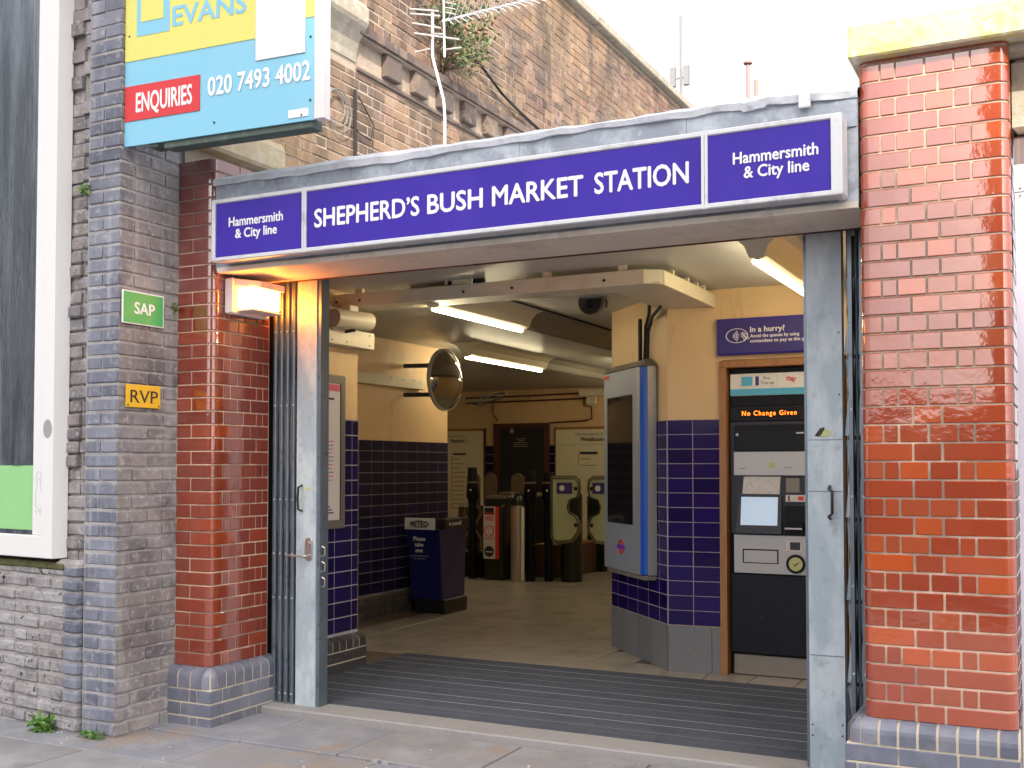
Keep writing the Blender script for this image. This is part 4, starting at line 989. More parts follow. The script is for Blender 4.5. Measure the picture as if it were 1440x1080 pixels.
def batten(name, label, x, y0, y1, lit, zc=ZC, dark_to=None):
    t = thing(name, label, 'ceiling light', (x, y0, zc), 0, 'fluorescent ceiling lights')
    pr_ = [(x-.16, zc-.002), (x-.10, zc-.015), (x-.055, zc-.06), (x-.035, zc-.118), (x, zc-.134), (x+.035, zc-.118), (x+.055, zc-.06), (x+.10, zc-.015), (x+.16, zc-.002)]
    part('reflector', MB().ext(pr_, y0+.03, y1-.02, 'y'), 'reflector', t)
    pr2 = [(a+(a-x)*.12, b-(.014 if b < zc-.01 else 0)) for a, b in pr_]
    part('end_cap', MB().ext(pr2, y0, y0+.03, 'y'), 'reflector', t)
    if lit:
        part('tube', MB().tube([(x-.02, y0+.05, zc-.146), (x-.02, y1-.05, zc-.146)], .014, 10), 'tube', t)
    if dark_to:
        pr3 = [(a, b) for a, b in pr_]
        part('unlit_trunking', MB().ext(pr3, y1-.02, dark_to, 'y'), 'grey_fix', t)
    return t
batten('ceiling_light', 'lit batten light with a grey trunking tail, just behind the cable tray', -3.78, 6.30, 7.74, True, dark_to=10.2)
batten('ceiling_light', 'farther lit batten light, beside the round mirror', -5.20, 9.3, 11.1, True, dark_to=13.4)
batten('ceiling_light', 'lit batten light above the ticket machine, partly behind the right gate post', -1.41, 5.56, 7.1, True)
batten('ceiling_light', 'lit batten light deep in the hall, hidden behind the chamfered corner', -4.35, 11.4, 12.9, True)
batten('ceiling_light', 'added batten light brightening the left part of the hall, unseen behind the tiled wall', -8.2, 11.2, 12.8, True)  # unseen extra lamp, added to brighten the back wall and posters
batten('ceiling_light', 'lit batten light close to the back wall, hidden behind the chamfered corner', -5.0, 13.6, 15.1, True)
t = single('alarm_dome', MB().lathe([(.09, -.03), (.095, 0), (.09, .05), (.07, .09), (0, .10)], (0,0,0), 20, 'y'), 'grey_fix', 'grey round sounder hanging from the ceiling at the column corner', 'sounder')
t.location = (-3.02, 7.28, 2.57)
part('mount', MB().bbox(-.06, .07, .02, .09, .07, .125, .004), 'black', t, True)
single('ceiling_conduit', MB().tube([(-3.55, 6.22, 2.69), (-3.6, 13.5, 2.69)], .008, 6), 'cable', 'thin dark conduit along the ceiling beside the nearest light', 'conduit')

cc = thing('security_camera', 'beige cylindrical security camera under the tray near the left gate', 'camera', (-4.33, 6.2, 2.5))
part('camera_body', MB().tube([(-4.30, 5.93, 2.475), (-4.285, 6.30, 2.490)], .062, 18), 'cream_white', cc)
part('sun_shield', MB().tube([(-4.301, 5.90, 2.475), (-4.30, 5.935, 2.4755)], .067, 18, False), 'cream_white', cc)
part('lens_face', MB().tube([(-4.301, 5.918, 2.475), (-4.301, 5.926, 2.475)], .057, 18), 'grey_fix', cc)
part('bracket', MB().bbox(-4.34, -4.27, 6.06, 6.15, 2.52, 2.578, .004), 'cream_white', cc)
part('arm', MB().tube([(-4.29, 6.15, 2.42), (-4.41, 6.12, 2.40)], .012, 6), 'black', cc)
t = thing('junction_trunking', 'cream riveted box trunking on the short wall beside the left gate', 'trunking', (-4.45, 6.2, 2.38))
part('box', MB().bbox(XJ+.001, XJ+.10, 5.45, YJ+.06, 2.315, 2.43, .004), 'cream_white', t)
part('riser', MB().bbox(XJ+.001, XJ+.10, 5.45, 5.97, 2.4305, 2.57, .004), 'cream_white', t)
for y, z in ((5.98,2.34), (5.98,2.41), (6.15,2.34), (6.15,2.41), (6.42,2.34), (6.42,2.41), (5.92, 2.5)): part('rivet', MB().tube([(XJ+.10, y, z), (XJ+.104, y, z)], .006, 6), 'grey_fix', t)
t = thing('wall_trunking', 'long pale trunking along the hall wall leading to the round mirror', 'trunking', (-5.55, 8.4, 2.3))
part('box', MB().bbox(XW+.001, XW+.06, 6.6, 9.35, 2.25, 2.35, .004), 'cream_white', t)
for y in (8.75, 8.95, 9.15): part('rivet', MB().tube([(XW+.06, y, 2.33), (XW+.064, y, 2.33)], .008, 6), 'grey_fix', t)

mr = thing('convex_mirror', 'round convex mirror on a bracket above the tiled hall wall', 'mirror', (-5.33, 9.14, 2.325), R(88))
prof = [(.285*math.sin(R(a))/math.sin(R(40)), -.14*(math.cos(R(a))-math.cos(R(40)))/(1-math.cos(R(40)))) for a in (0.01, 8, 16, 24, 32, 40)]
part('mirror_face', MB().lathe(prof, (0,0,0), 40, 'y'), 'mirror', mr, True)
part('rim', MB().lathe([(.280, -.012), (.298, -.008), (.300, .02), (.28, .03), (.0, .035)], (0,0,0), 40, 'y'), 'kiosk_edge', mr, True)
for z in (-.14, .14): part('bracket_arm', MB().tube([(-.05, .03, z), (-.05, .12, z), (-.12, .40, z)], .022, 6), 'black', mr, True)
cl_ = MB()
for i in range(4):
    cl_.tube([(-5.28, 9.55, 2.12), (-5.2+rnd.uniform(-.08,.08), 9.7, 2.16+rnd.uniform(-.08,.06)), (-5.12+rnd.uniform(-.06,.06), 9.9, 2.22+rnd.uniform(-.08,.05)), (-5.2, 10.2, 2.25)], .006, 5)
single('cable_tangle', cl_, 'cable', 'tangle of black cables behind the round mirror', 'cable')

# back wall details
t = thing('hall_door', 'dark navy door in a maroon frame at the back of the hall', 'door', (-7.7, 15.58, .1))
part('door_leaf', MB().bbox(-8.08, -7.30, 15.57, 15.60, .1, 2.10, .005), 'door', t)
part('door_frame', MB().box(-8.19, -8.081, 15.56, 15.60, .1, 2.17), 'maroon', t); part('door_frame', MB().box(-7.299, -7.215, 15.56, 15.60, .1, 2.17), 'maroon', t)
part('door_head', MB().box(-8.08, -7.30, 15.56, 15.60, 2.101, 2.17), 'maroon', t)
part('door_notice', MB().ring((-7.86, 15.565, 2.05), .0, .04, 10), 'grey_print', t)
for z, wd in ((1.92, .10), (1.89, .07), (1.86, .16), (1.83, .14), (1.80, .17)):
    part('notice_line', MB().box(-7.68-wd, -7.68+wd*.6, 15.564, 15.568, z, z+.010), 'grey_print', t)
for nm, a, b, lbl in (('l', -9.2, -8.37, 'cream line-map poster left of the dark door'), ('r', -7.10, -5.6, 'wide cream line-map poster right of the dark door')):
    t = thing('map_poster', lbl, 'poster', ((a+b)/2, 15.59, .25))
    part('panel', MB().bbox(a, b, 15.565, 15.60, .26, 2.06, .004), 'poster_cream', t)
    part('orange_edge', MB().box(a, b, 15.560, 15.60, 2.061, 2.10), 'wood', t)
    part('frame_stile', MB().box(b+.001, b+.03, 15.56, 15.60, .24, 2.10) if nm == 'l' else MB().box(a-.02, a-.001, 15.56, 15.60, .24, 2.10), 'maroon', t)
    if nm == 'l':
        text('Hammersmith & City', t, (-9.18, 15.560, 1.965), .055, 'grey_print'); text('Platform 1', t, (-8.98, 15.560, 1.88), .075, 'ink', bold=.02)
        x0 = -8.93
        part('heading_bar', MB().box(x0, x0+.24, 15.561, 15.565, 1.675, 1.705), 'ink', t)
        for i in range(12): part('text_line', MB().box(x0, x0+rnd.uniform(.10, .26), 15.561, 15.565, 1.60-i*.072, 1.612-i*.072), 'grey_print', t)
        part('pink_line', MB().box(x0-.03, x0-.02, 15.561, 15.565, .8, 1.66), 'pink', t)
    else:
        text('Hammersmith & City line', t, (-6.77, 15.560, 1.965), .07, 'grey_print'); text('Westbound platform', t, (-6.68, 15.560, 1.88), .085, 'ink', bold=.02)
        part('heading_bar', MB().box(-6.69, -6.40, 15.561, 15.565, 1.675, 1.715), 'ink', t)
        part('pink_line', MB().box(-6.72, -6.71, 15.561, 15.565, 1.50, 1.72), 'pink', t)
        for z, wd in ((1.60, .16), (1.50, .24)): part('text_line', MB().box(-6.68, -6.68+wd, 15.561, 15.565, z, z+.014), 'grey_print', t)
        part('rule', MB().box(-7.08, -5.62, 15.561, 15.565, 1.82, 1.825), 'grey_print', t)
pp = MB()
for z in (2.60, 2.52): pp.tube([(-8.7, 15.56, z-.01), (-7.6, 15.56, z), (-6.5, 15.56, z+.015)], .014, 6)
pp.tube([(-8.2, 15.56, 2.50), (-8.2, 15.56, 2.33), (-8.12, 15.56, 2.22)], .012, 6).tube([(-6.62, 15.56, 2.6), (-6.62, 15.56, 2.42), (-6.50, 15.56, 2.40), (-6.49, 15.56, 2.22), (-6.60, 15.56, 2.19), (-7.2, 15.56, 2.17)], .012, 6)
single('wall_pipes', pp, 'maroon', 'pair of thin reddish pipes along the top of the back wall', 'pipes')
single('wall_duct', MB().bbox(-6.66, -5.5, 15.45, 15.598, 2.56, 2.66, .005).bbox(-6.55, -6.42, 15.5, 15.598, 2.44, 2.555, .005), 'cream_white', 'short pale duct at the top right of the back wall', 'duct')

# left poster
t = thing('framed_poster', 'white framed timetable poster with a pink header just inside the left gate', 'poster', (XJ, 6.0, 1.06))
part('frame', MB().bbox(XJ+.0115, XJ+.03, 5.42, 6.235, 1.075, 2.115, .004), 'poster_frame', t)
part('paper', MB().box(XJ+.0305, XJ+.032, 5.47, 6.170, 1.135, 2.055), 'poster', t)
part('header', MB().box(XJ+.0325, XJ+.0335, 5.47, 6.168, 2.005, 2.05), 'pink', t)
part('edge_shadow_gap', MB().box(XJ+.0305, XJ+.033, 6.172, 6.182, 1.13, 2.06), 'black', t)
part('title', MB().box(XJ+.0325, XJ+.0335, 5.9, 6.10, 1.945, 1.958), 'ink', t)
for i in range(11): part('text_line', MB().box(XJ+.0325, XJ+.0335, 5.95+.01*(i % 3), 6.10-.008*(i % 4), 1.66-i*.026, 1.668-i*.026), 'pink' if i % 3 == 0 else 'grey_print', t)
part('title', MB().box(XJ+.0325, XJ+.0335, 5.9, 6.04, 1.345, 1.357), 'ink', t)
for i in range(3): part('text_line', MB().box(XJ+.0325, XJ+.0335, 5.9, 6.10-.02*i, 1.18+.02*i, 1.189+.02*i), 'navy', t)

# newspaper bin
nb = thing('newspaper_bin', 'dark blue free newspaper stand with a white METRO header by the tiled wall', 'newspaper stand', (-5.45, 9.2, .1), R(0))
part('body', MB().add([(-5.62, 9.0, .24), (-5.28, 9.0, .24), (-5.30, 9.46, .24), (-5.62, 9.46, .24), (-5.66, 8.98, .90), (-5.30, 8.98, .90), (-5.28, 9.46, .90), (-5.64, 9.46, .90), (-5.66, 8.98, .89), (-5.34, 8.98, .89)],
     [(0,1,2,3), (4,7,6,5), (0,4,5,1), (1,5,6,2), (2,6,7,3), (3,7,4,0)]), 'bin_blue', nb)
part('base', MB().bbox(-5.60, -5.27, 9.03, 9.46, .1, .238, .01), 'bin_black', nb)
part('header', MB().bbox(-5.675, -5.345, 8.965, 8.978, .895, 1.005, .003), 'bill_white', nb)
part('title_box', MB().ring((-5.51, 8.961, .948), .036, .040, 4, t=.003, sx=2.9), 'ink', nb)
fit('METRO', nb, -5.605, -5.415, 8.9585, .918, .058, 'ink', .03)
part('rear_box', MB().bbox(-5.343, -5.245, 8.99, 9.46, .902, 1.0, .006), 'bin_black', nb)
text('to yourself', nb, (-5.2435, 9.06, .935), .055, 'white_print', R(90), .01)
for i, s in enumerate(('Please', 'take', 'one')): text(s, nb, (-5.52, 8.975, .79-.055*i), .055, 'white_print', bold=.02, align='CENTER')
for i, wd in enumerate((.21, .13)): part('small_print', MB().box(-5.5-wd/2-.02, -5.5+wd/2-.02, 8.974, 8.978, .64-i*.025, .648-i*.025), 'grey_print', nb)

# ticket gates
def gate_cab(x, y, label, poster=True):
    t = thing('ticket_gate', label, 'ticket gate', (x, y, .1), 0, 'ticket gates across the hall')
    part('cabinet', MB().prism(rounded(x-.14, x+.14, y, y+1.5, .05, 'ab'), .1, 1.10, .01), 'gate_green', t)
    part('lid', MB().prism([(x-.15, y+.10), (x+.15, y+.10), (x+.15, y+1.52), (x-.15, y+1.52)], 1.102, 1.135, .006), 'lid', t)
    part('sloped_top', MB().ext([(y-.0, 1.0), (y+.10, 1.135), (y+.10, 1.0)], x-.14, x+.14, 'x'), 'lid', t)
    return t
g1 = gate_cab(-6.32, 12.0, 'nearest ticket gate cabinet with a red and white notice on its narrow end')
part('notice_strip', MB().bbox(-6.445, -6.285, 11.985, 11.998, .36, 1.0, .001), 'poster', g1)
part('red_edge', MB().bbox(-6.283, -6.235, 11.987, 11.998, .36, 1.0, .001), 'red_print', g1)
part('notice_circle', MB().disc((-6.365, 11.980, .70), .062, 24, t=.004), 'white_print', g1)
part('notice_circle', MB().ring((-6.365, 11.977, .70), .055, .068, 24, t=.003), 'red_print', g1)
part('notice_circle', MB().disc((-6.365, 11.979, .45), .066, 24, t=.004), 'ink', g1)
text('Please', g1, (-6.365, 11.975, .905), .045, 'red_print', bold=.02, align='CENTER')
for i in range(3): part('notice_line', MB().box(-6.40, -6.33, 11.975, 11.978, .725-i*.03, .733-i*.03), 'grey_print', g1)
for z in (.86, .83, .60): part('notice_line', MB().box(-6.42, -6.31, 11.981, 11.984, z, z+.012), 'red_print', g1)
part('notice_line', MB().box(-6.41, -6.32, 11.974, 11.978, .44, .452), 'white_print', g1)
part('dark_sign', MB().box(-6.43, -6.30, 11.981, 11.984, .90, .985), 'ink', g1)
part('ticket_slot', MB().bbox(-6.37, -6.20, 12.25, 12.6, 1.136, 1.175, .01), 'lid', g1)
part('steel_end', MB().tube([(-5.98, 12.0, .1), (-5.98, 12.0, 1.02)], .088, 20), 'steel', g1)
part('dome', MB().lathe([(.095, 1.02), (.10, 1.05), (.085, 1.12), (.05, 1.16), (0, 1.17)], (-5.98, 12.0, 0), 20), 'gate_green', g1)
part('white_edge', MB().bbox(-5.900, -5.872, 11.93, 11.96, .12, 1.0, .003), 'white_print', g1)
g2 = gate_cab(-5.62, 13.6, 'low brown based gate cabinet behind the nearest one, with dark reader posts')
part('brown_base', MB().bbox(-6.05, -5.60, 12.6, 13.58, .1, .50, .01), 'gate_brown', g2)
part('brown_base_top', MB().bbox(-6.05, -5.60, 12.6, 13.58, .501, .515, .003), 'wood', g2)
def reader(x, y, label, hz=1.45):
    t = thing('ticket_reader', label, 'ticket reader', (x, y, .1), 0, 'ticket reader posts')
    part('post', MB().tube([(x, y, .1), (x, y, 1.05)], .055, 12), 'mach_black', t)
    part('head', MB().tube([(x, y, 1.05), (x, y, 1.12), (x, y-.01, 1.30), (x, y-.01, hz)], [.055, .085, .068, .058], 12), 'mach_black', t)
    part('collar', MB().tube([(x, y-.01, 1.285), (x, y-.01, 1.305)], .078, 12), 'lid', t)
    part('eye', MB().disc((x+.02, y-.095, 1.2), .012, 10), 'white_print', t)
reader(-5.86, 12.1, 'dark reader post just right of the notice cabinet'); reader(-5.66, 12.2, 'slimmer reader post, rightmost of the dark posts', 1.42)
reader(-6.66, 12.1, 'reader post left of the notice cabinet, in front of the map poster', 1.48)
for x, y, lbl in ((-6.52, 12.3, 'rounded brown gate paddle left of the notice cabinet'), (-6.24, 12.5, 'rounded brown gate paddle in front of the dark door'), (-6.92, 12.6, 'rounded brown gate paddle half hidden by the tiled wall')):
    pr_ = [(x-.085, .35), (x+.085, .35), (x+.085, 1.32)]+[(x+.085*math.cos(R(a)), 1.32+.085*math.sin(R(a))) for a in range(15, 180, 15)]+[(x-.085, 1.32)]
    single('gate_paddle', MB().ext(pr_, 0, .03, 'y'), 'paddle', lbl, 'gate paddle', 'gate paddles').location.y += y
t = thing('tailed_barrier', 'brown barrier with looped steel rails left of the gates', 'barrier', (-6.75, 12.2, .1))
part('panel', MB().bbox(-6.95, -6.52, 12.25, 12.30, .45, 1.0, .02), 'gate_brown', t)
part('base', MB().bbox(-7.1, -6.48, 12.2, 12.9, .1, .42, .01), 'mach_black', t)
for s_ in (-1, 1):
    part('rail_loop', MB().tube([(-6.66+s_*.03, 12.1, 1.0), (-6.66+s_*.10, 12.1, .98), (-6.66+s_*.12, 12.1, .90), (-6.66+s_*.04, 12.1, .78), (-6.66+s_*.04, 12.1, .70), (-6.66+s_*.12, 12.1, .60), (-6.66+s_*.12, 12.1, .45)], .018, 6), 'lid', t)
def flap(x, y, sgn, label):
    t = thing('wide_gate_flap', label, 'gate flap', (x, y, .5), 0, 'wide gate flaps')
    base_ = [(-.19, 1.37), (.12, 1.37), (.17, 1.33), (.18, 1.22), (.15, 1.13), (.05, 1.10), (.02, 1.02), (.04, .94), (.13, .90), (.18, .80), (.17, .72), (.08, .60), (-.10, .58), (-.17, .60), (-.19, .66)]
    pts = [(x+sgn*a, b) for a, b in base_]
    po = pts if sgn > 0 else pts[::-1]
    part('flap_panel', MB().ext(po, y, y+.012, 'y'), 'flap', t)
    loop = [(a, y+.006, b) for a, b in pts]
    part('rail', MB().tube(loop+[loop[0]], .014, 6), 'lid', t)
    part('inner_rail', MB().tube([(x+(a-x)*.93, y-.012, .98+(b-.98)*.94) for a, _, b in loop]+[(x+(loop[0][0]-x)*.93, y-.012, .98+(loop[0][2]-.98)*.94)], .006, 5), 'black', t)
    part('arrow_panel', MB().box(x-.12, x+.08, y-.006, y-.001, 1.17, 1.30), 'navy', t)
    part('arrow_mark', MB().disc((x-.05, y-.009, 1.235), .035, 12, t=.003), 'white_print', t)
    for z in (1.23, .80): part('hinge', MB().disc((x+sgn*.13, y-.012, z), .024, 10), 'gate_green', t)
flap(-5.34, 12.0, 1, 'pale green wide-gate flap in its steel loop rail, left of the pair'); flap(-4.88, 12.0, -1, 'pale green wide-gate flap half hidden behind the grey screen')
single('gate_post', MB().tube([(-5.40, 12.3, .1), (-5.40, 12.3, 1.15), (-5.40, 12.3, 1.22)], [.13, .13, .08], 16), 'gate_green', 'dark green rounded post behind the left wide-gate flap', 'post')

# ------------------------------------------------------------------ information kiosk on the chamfer
ko = thing('information_screen', 'tall grey-blue wall screen with a bright blue side strip on the chamfered corner', 'information screen', (A_.x, A_.y, .73), ac)
KW0, KW1, KD, KH = .115, .87, .112, 1.475
part('case', MB().prism(rounded(KW0, KW1-.02, -KD, -.012, .012, 'a'), .0, KH, .004), 'kiosk', ko, True)
part('side_strip', MB().prism([(KW1-.019, -KD+.0), (KW1+.012, -KD+.02), (KW1+.03, -.07), (KW1+.03, -.03), (KW1-.019, -.012)], .004, KH-.004, .002), 'blue_strip', ko, True)
part('side_edge', MB().bbox(KW1+.0305, KW1+.042, -.075, -.012, .0, KH, .003), 'kiosk_edge', ko, True)
part('front_corner', MB().bbox(KW1-.075, KW1-.021, -KD-.004, -KD+.01, .0, KH, .006), 'kiosk_edge', ko, True)
part('screen', MB().box(KW0+.09, KW1-.17, -KD-.003, -KD+.004, .355, KH-.20), 'glass_dark', ko, True)
part('screen_bezel', MB().box(KW0+.08, KW1-.16, -KD-.0015, -KD+.002, .345, KH-.19), 'mach_black', ko, True)
part('hood', MB().add([(KW0-.01, -KD-.008, KH+.002), (KW1+.04, -KD-.004, KH+.002), (KW1+.05, -.012, KH+.002), (KW0-.01, -.012, KH+.002), (KW0+.10, -.05, KH+.055), (KW1-.05, -.05, KH+.055), (KW1-.05, -.012, KH+.06), (KW0+.10, -.012, KH+.06)],
     [(0,3,2,1), (4,5,6,7), (0,1,5,4), (1,2,6,5), (2,3,7,6), (3,0,4,7)]), 'grey_fix', ko, True)
part('under_tray', MB().bbox(KW0+.04, KW1+.03, -KD+.012, -.012, -.035, -.002, .006), 'grey_fix', ko, True)
part('roundel_ring', MB().ring((KW0+.36, -KD-.003, .175), .034, .056, 28, t=.004), 'red_print', ko, True)
part('roundel_bar', MB().box(KW0+.285, KW0+.435, -KD-.006, -KD-.001, .160, .190), 'violet', ko, True)
part('red_tab', MB().box(KW0+.005, KW0+.12, -KD-.003, -KD, KH-.045, KH-.022), 'red_print', ko, True)
for z in (1.10, .25): part('strip_lock', MB().bbox(KW1+.018, KW1+.032, -.072, -.06, z, z+.02, .002), 'white_print', ko, True)

# ------------------------------------------------------------------ contactless sign
TYW = 7.30
hs = thing('contactless_sign', 'violet-blue In a hurry sign over the ticket machine', 'sign', (-1.75, 7.28, 2.25))
part('frame', MB().bbox(-2.112, -1.35, 7.262, 7.299, 2.245, 2.490, .003), 'grey_fix', hs)
part('face', MB().box(-2.104, -1.36, 7.258, 7.2625, 2.257, 2.482), 'navy', hs); hs.children[-1].data.materials[0] = M['sign_blue']
fit('In a hurry?', hs, -1.885, -1.655, 7.2565, 2.392, .036, 'white_print', .02)
fit('Avoid the queues by using', hs, -1.885, -1.560, 7.2565, 2.355, .022, 'white_print', .02)
fit('contactless to pay at the gates', hs, -1.885, -1.475, 7.2565, 2.322, .022, 'white_print', .02)
el = MB().ring((-1.975, 7.256, 2.372), .045, .049, 32, t=.002, sx=1.55)
part('icon_outline', el, 'white_print', hs)
for i in range(4):
    r_ = .012+i*.011
    part('icon_wave', MB().tube([(-2.010+r_*math.cos(R(a)), 7.2565, 2.370+r_*1.1*math.sin(R(a))) for a in range(-45, 46, 15)], .0026, 5), 'white_print', hs)
part('icon_hand', MB().tube([(-1.945, 7.2565, 2.388), (-1.925, 7.2565, 2.372), (-1.905, 7.2565, 2.345)], .005, 5).tube([(-1.948, 7.2565, 2.372), (-1.930, 7.2565, 2.358), (-1.92, 7.2565, 2.335)], .003, 5).tube([(-1.935, 7.2565, 2.395), (-1.905, 7.2565, 2.375), (-1.892, 7.2565, 2.345)], .003, 5), 'white_print', hs)

# ------------------------------------------------------------------ ticket machine
fr = thing('wooden_surround', 'varnished oak surround framing the ticket machine', 'wood frame', (-1.7, 7.3, .1))
part('jamb', MB().bbox(-2.105, -2.058, 7.275, 7.36, .1, 2.160, .004), 'wood', fr)
part('head', MB().bbox(-2.105, -1.28, 7.2755, 7.36, 2.161, 2.210, .004), 'wood', fr)
part('jamb', MB().bbox(-1.322, -1.28, 7.275, 7.36, .1, 2.160, .004), 'wood', fr)
tm = thing('ticket_machine', 'charcoal and silver ticket machine with an orange No Change Given display', 'ticket machine', (-1.69, 7.35, .1))
Y0 = 7.335
x0, x1 = -2.045, -1.505
part('cabinet', MB().box(-2.056, -1.325, 7.36, 7.85, .1, 2.155), 'mach_black', tm)
part('header_panel', MB().bbox(x0+.004, x1, Y0-.01, Y0+.024, 1.972, 2.120, .003), 'white_print', tm)
part('header_stripe', MB().box(x0+.004, x1, Y0-.0125, Y0-.0105, 1.974, 2.018), 'cyan', tm)
part('card_outline', MB().box(-1.972, -1.722, Y0-.0115, Y0-.0103, 2.030, 2.108), 'kiosk_edge', tm)
part('card_field', MB().box(-1.970, -1.724, Y0-.0125, Y0-.0112, 2.032, 2.106), 'white_print', tm)
part('card_icon', MB().bbox(-1.962, -1.888, Y0-.0150, Y0-.0127, 2.038, 2.100, .001), 'cyan', tm)
part('card_icon', MB().bbox(-1.868, -1.845, Y0-.0150, Y0-.0127, 2.038, 2.100, .001), 'navy', tm)
fit('Buy', tm, -1.815, -1.765, Y0-.0135, 2.078, .020, 'grey_print', .01); fit('Top-up', tm, -1.832, -1.742, Y0-.0135, 2.047, .020, 'grey_print', .01)
rl = MB()
for z, a, b in ((2.067, -1.665, -1.598), (2.080, -1.665, -1.598)): rl.box(a, b, Y0-.014, Y0-.011, z, z+.005)
for p, q in (((-1.655, 2.095), (-1.628, 2.081)), ((-1.635, 2.083), (-1.612, 2.068)), ((-1.632, 2.068), (-1.608, 2.052))):
    rl.tube([(p[0], Y0-.0125, p[1]), (q[0], Y0-.0125, q[1])], .0032, 4)
part('rail_arrows', rl, 'red_print', tm)
part('header_recess', MB().box(x0, x1, Y0+.005, Y0+.024, 1.905, 1.970), 'mach_black', tm)
part('display_panel', MB().bbox(x0, x1, Y0-.004, Y0+.024, 1.800, 1.902, .003), 'mach_dark', tm)
part('display_window', MB().box(-1.985, -1.585, Y0-.0055, Y0-.003, 1.820, 1.888), 'mach_black', tm)
fit('No Change Given', tm, -1.962, -1.598, Y0-.007, 1.838, .032, 'led', -.004, gap=1.25)
part('upper_bezel', MB().bbox(x0, x1, Y0+.002, Y0+.024, 1.045, 1.798, .003), 'mach_mid', tm)
part('vent_recess', MB().box(-2.020, -1.530, Y0-.001, Y0+.01, 1.735, 1.775), 'mach_black', tm)
part('upper_door', MB().bbox(-2.018, -1.532, Y0-.010, Y0+.005, 1.600, 1.730, .003), 'mach_dark', tm)
part('door_lock', MB().disc((-1.995, Y0-.016, 1.71), .010, 10), 'mach_silver', tm)
part('maker_label', MB().box(-1.600, -1.550, Y0-.012, Y0-.0105, 1.712, 1.722), 'kiosk_edge', tm)
part('silver_door', MB().bbox(-2.018, -1.532, Y0-.014, Y0+.005, 1.435, 1.595, .003), 'mach_silver', tm)
part('yellow_dot', MB().disc((-1.762, Y0-.018, 1.505), .020, 18, t=.003), 'lime', tm)
for a, b, z in ((-1.975, -1.94, 1.478), (-1.68, -1.63, 1.484)): part('small_print', MB().box(a, b, Y0-.0155, Y0-.0145, z, z+.006), 'grey_print', tm)
part('map_sheet', MB().add([(-1.965, Y0-.004, 1.312), (-1.715, Y0-.004, 1.312), (-1.708, Y0+.000, 1.428), (-1.955, Y0+.000, 1.428)], [(0,1,2,3)]), 'blank_paper', tm)
part('screen_bezel', MB().add([(-2.00, Y0-.05, 1.050), (-1.695, Y0-.05, 1.050), (-1.700, Y0-.01, 1.310), (-1.985, Y0-.01, 1.310), (-2.00, Y0, 1.050), (-1.695, Y0, 1.050), (-1.700, Y0, 1.310), (-1.985, Y0, 1.310)], [(0,1,2,3), (4,7,6,5), (0,4,5,1), (1,5,6,2), (2,6,7,3), (3,7,4,0)]), 'mach_mid', tm)
part('touch_screen', MB().add([(-1.968, Y0-.0455, 1.105), (-1.722, Y0-.0455, 1.105), (-1.722, Y0-.0165, 1.292), (-1.968, Y0-.0165, 1.292)], [(0,1,2,3)]), 'screen', tm)
part('card_reader', MB().bbox(-1.672, -1.540, Y0-.018, Y0+.001, 1.262, 1.308, .003), 'poster', tm)
part('card_light', MB().bbox(-1.590, -1.553, Y0-.021, Y0-.017, 1.274, 1.300, .001), 'red_print', tm)
part('card_slot', MB().box(-1.655, -1.645, Y0-.0195, Y0-.0175, 1.266, 1.304), 'ink', tm)
part('payment_recess', MB().bbox(-1.682, -1.545, Y0-.012, Y0+.002, 1.045, 1.235, .003), 'mach_black', tm)
part('note_lip', MB().ext([(Y0-.012, 1.09), (Y0-.055, 1.075), (Y0-.055, 1.10), (Y0-.012, 1.135)], -1.672, -1.555, 'x'), 'mach_dark', tm)
part('note_edge', MB().box(-1.670, -1.557, Y0-.059, Y0-.0555, 1.084, 1.094), 'steel', tm)
part('side_plate', MB().box(-1.672, -1.585, Y0-.0005, Y0+.003, 1.325, 1.418), 'grey_fix', tm)
part('silver_panel', MB().bbox(-2.020, -1.530, Y0-.014, Y0+.02, .782, 1.040, .003), 'mach_silver', tm)
part('tray_window', MB().box(-1.962, -1.722, Y0-.0155, Y0-.0135, .850, .945), 'mach_black', tm)
part('tray_back', MB().box(-1.953, -1.731, Y0-.0170, Y0-.0157, .856, .936), 'mach_silver', tm)
part('coin_label', MB().bbox(-1.672, -1.570, Y0-.0165, Y0-.0135, .935, 1.005, .001), 'poster', tm)
part('coin_slot', MB().box(-1.645, -1.580, Y0-.019, Y0-.0168, .948, .998), 'mach_mid', tm)
part('dish_rim', MB().ring((-1.608, Y0-.030, .856), .046, .062, 32, t=.015), 'mach_black', tm)
part('dish', MB().disc((-1.608, Y0-.026, .856), .047, 28, t=.01), 'lime', tm)
part('tick_mark', MB().tube([(-1.625, Y0-.028, .858), (-1.612, Y0-.028, .845), (-1.590, Y0-.028, .868)], .003, 5), 'ink', tm)
part('lower_door', MB().bbox(-2.045, -1.400, Y0-.004, Y0+.024, .250, .775, .004), 'mach_dark', tm)
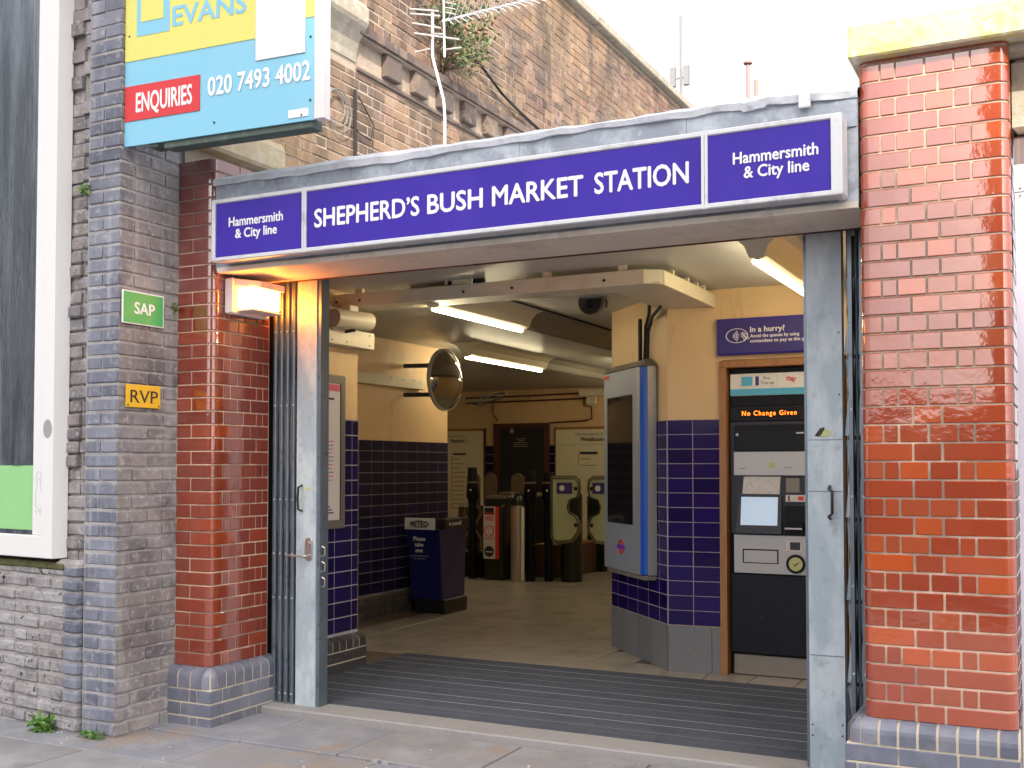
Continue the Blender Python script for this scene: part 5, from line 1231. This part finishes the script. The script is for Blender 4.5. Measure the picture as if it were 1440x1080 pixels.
part('kick_plate', MB().bbox(-2.030, -1.400, Y0+.010, Y0+.024, .105, .235, .003), 'grey_fix', tm)
part('upper_bezel', MB().bbox(-1.5045, -1.33, Y0+.002, Y0+.024, .78, 2.12, .003), 'mach_black', tm)

# ------------------------------------------------------------------ weeds
def tuft(name, label, c, rad, n, size, m='weed', cat='weed'):
    single(name, leaves(MB(), c, rad, n, size), m, label, cat)
tuft('grass_tuft', 'tuft of grass at the foot of the whitened wall by the left edge', (-5.03, 4.27, .085), (.07, .035, .045), 170, .055)
tuft('small_weed', 'small weeds at the foot of the blue quoin', (-4.66, 4.27, .07), (.11, .03, .022), 150, .030)
tuft('wall_fern', 'little bright fern in the crack beside the billboard', (-4.80, 4.30, 3.02), (.03, .02, .03), 60, .03)
tuft('wall_fern', 'green sprig in the joint between grey wall and red pier', (-4.535, 4.72, 2.40), (.015, .02, .035), 60, .022)

# ------------------------------------------------------------------ across the street (seen only as shade and reflections)
ob = thing('office_block', 'brown brick building across the road behind the viewer', 'building', (4, -14, 0))
part('wall', MB().prism([(1.2, -12), (1.2, -22), (12, -22), (12, -12)][::-1], 0, 9.0), 'render_wall', ob)
part('gable', MB().ext([(1.2, 9.0), (14.5, 9.0), (14.5, 11.5), (8.75, 17.3), (6.3, 17.3), (6.3, 18.5), (1.2, 18.5)], -22, -12, 'y'), 'render_wall', ob)
for ix in range(5):
    for iz in range(3):
        f_ = part('window', MB().bbox(2.0+ix*1.9, 3.2+ix*1.9, -12.03, -11.97, 1.2+iz*2.7, 2.9+iz*2.7, .02), 'white_print', ob)
        part('pane', MB().box(2.1+ix*1.9, 3.1+ix*1.9, -11.965, -11.955, 1.3+iz*2.7, 2.8+iz*2.7), 'win', f_)
gw = thing('yard_wall', 'low brown brick yard wall across the road behind the viewer', 'wall', (-8, -12, 0))
part('wall_body', MB().box(-30, 1.1, -12.2, -12, -.1, 2.5), 'render_wall', gw); part('coping', MB().bbox(-30, 1.1, -12.25, -11.95, 2.5, 2.6, .02), 'threshold', gw)
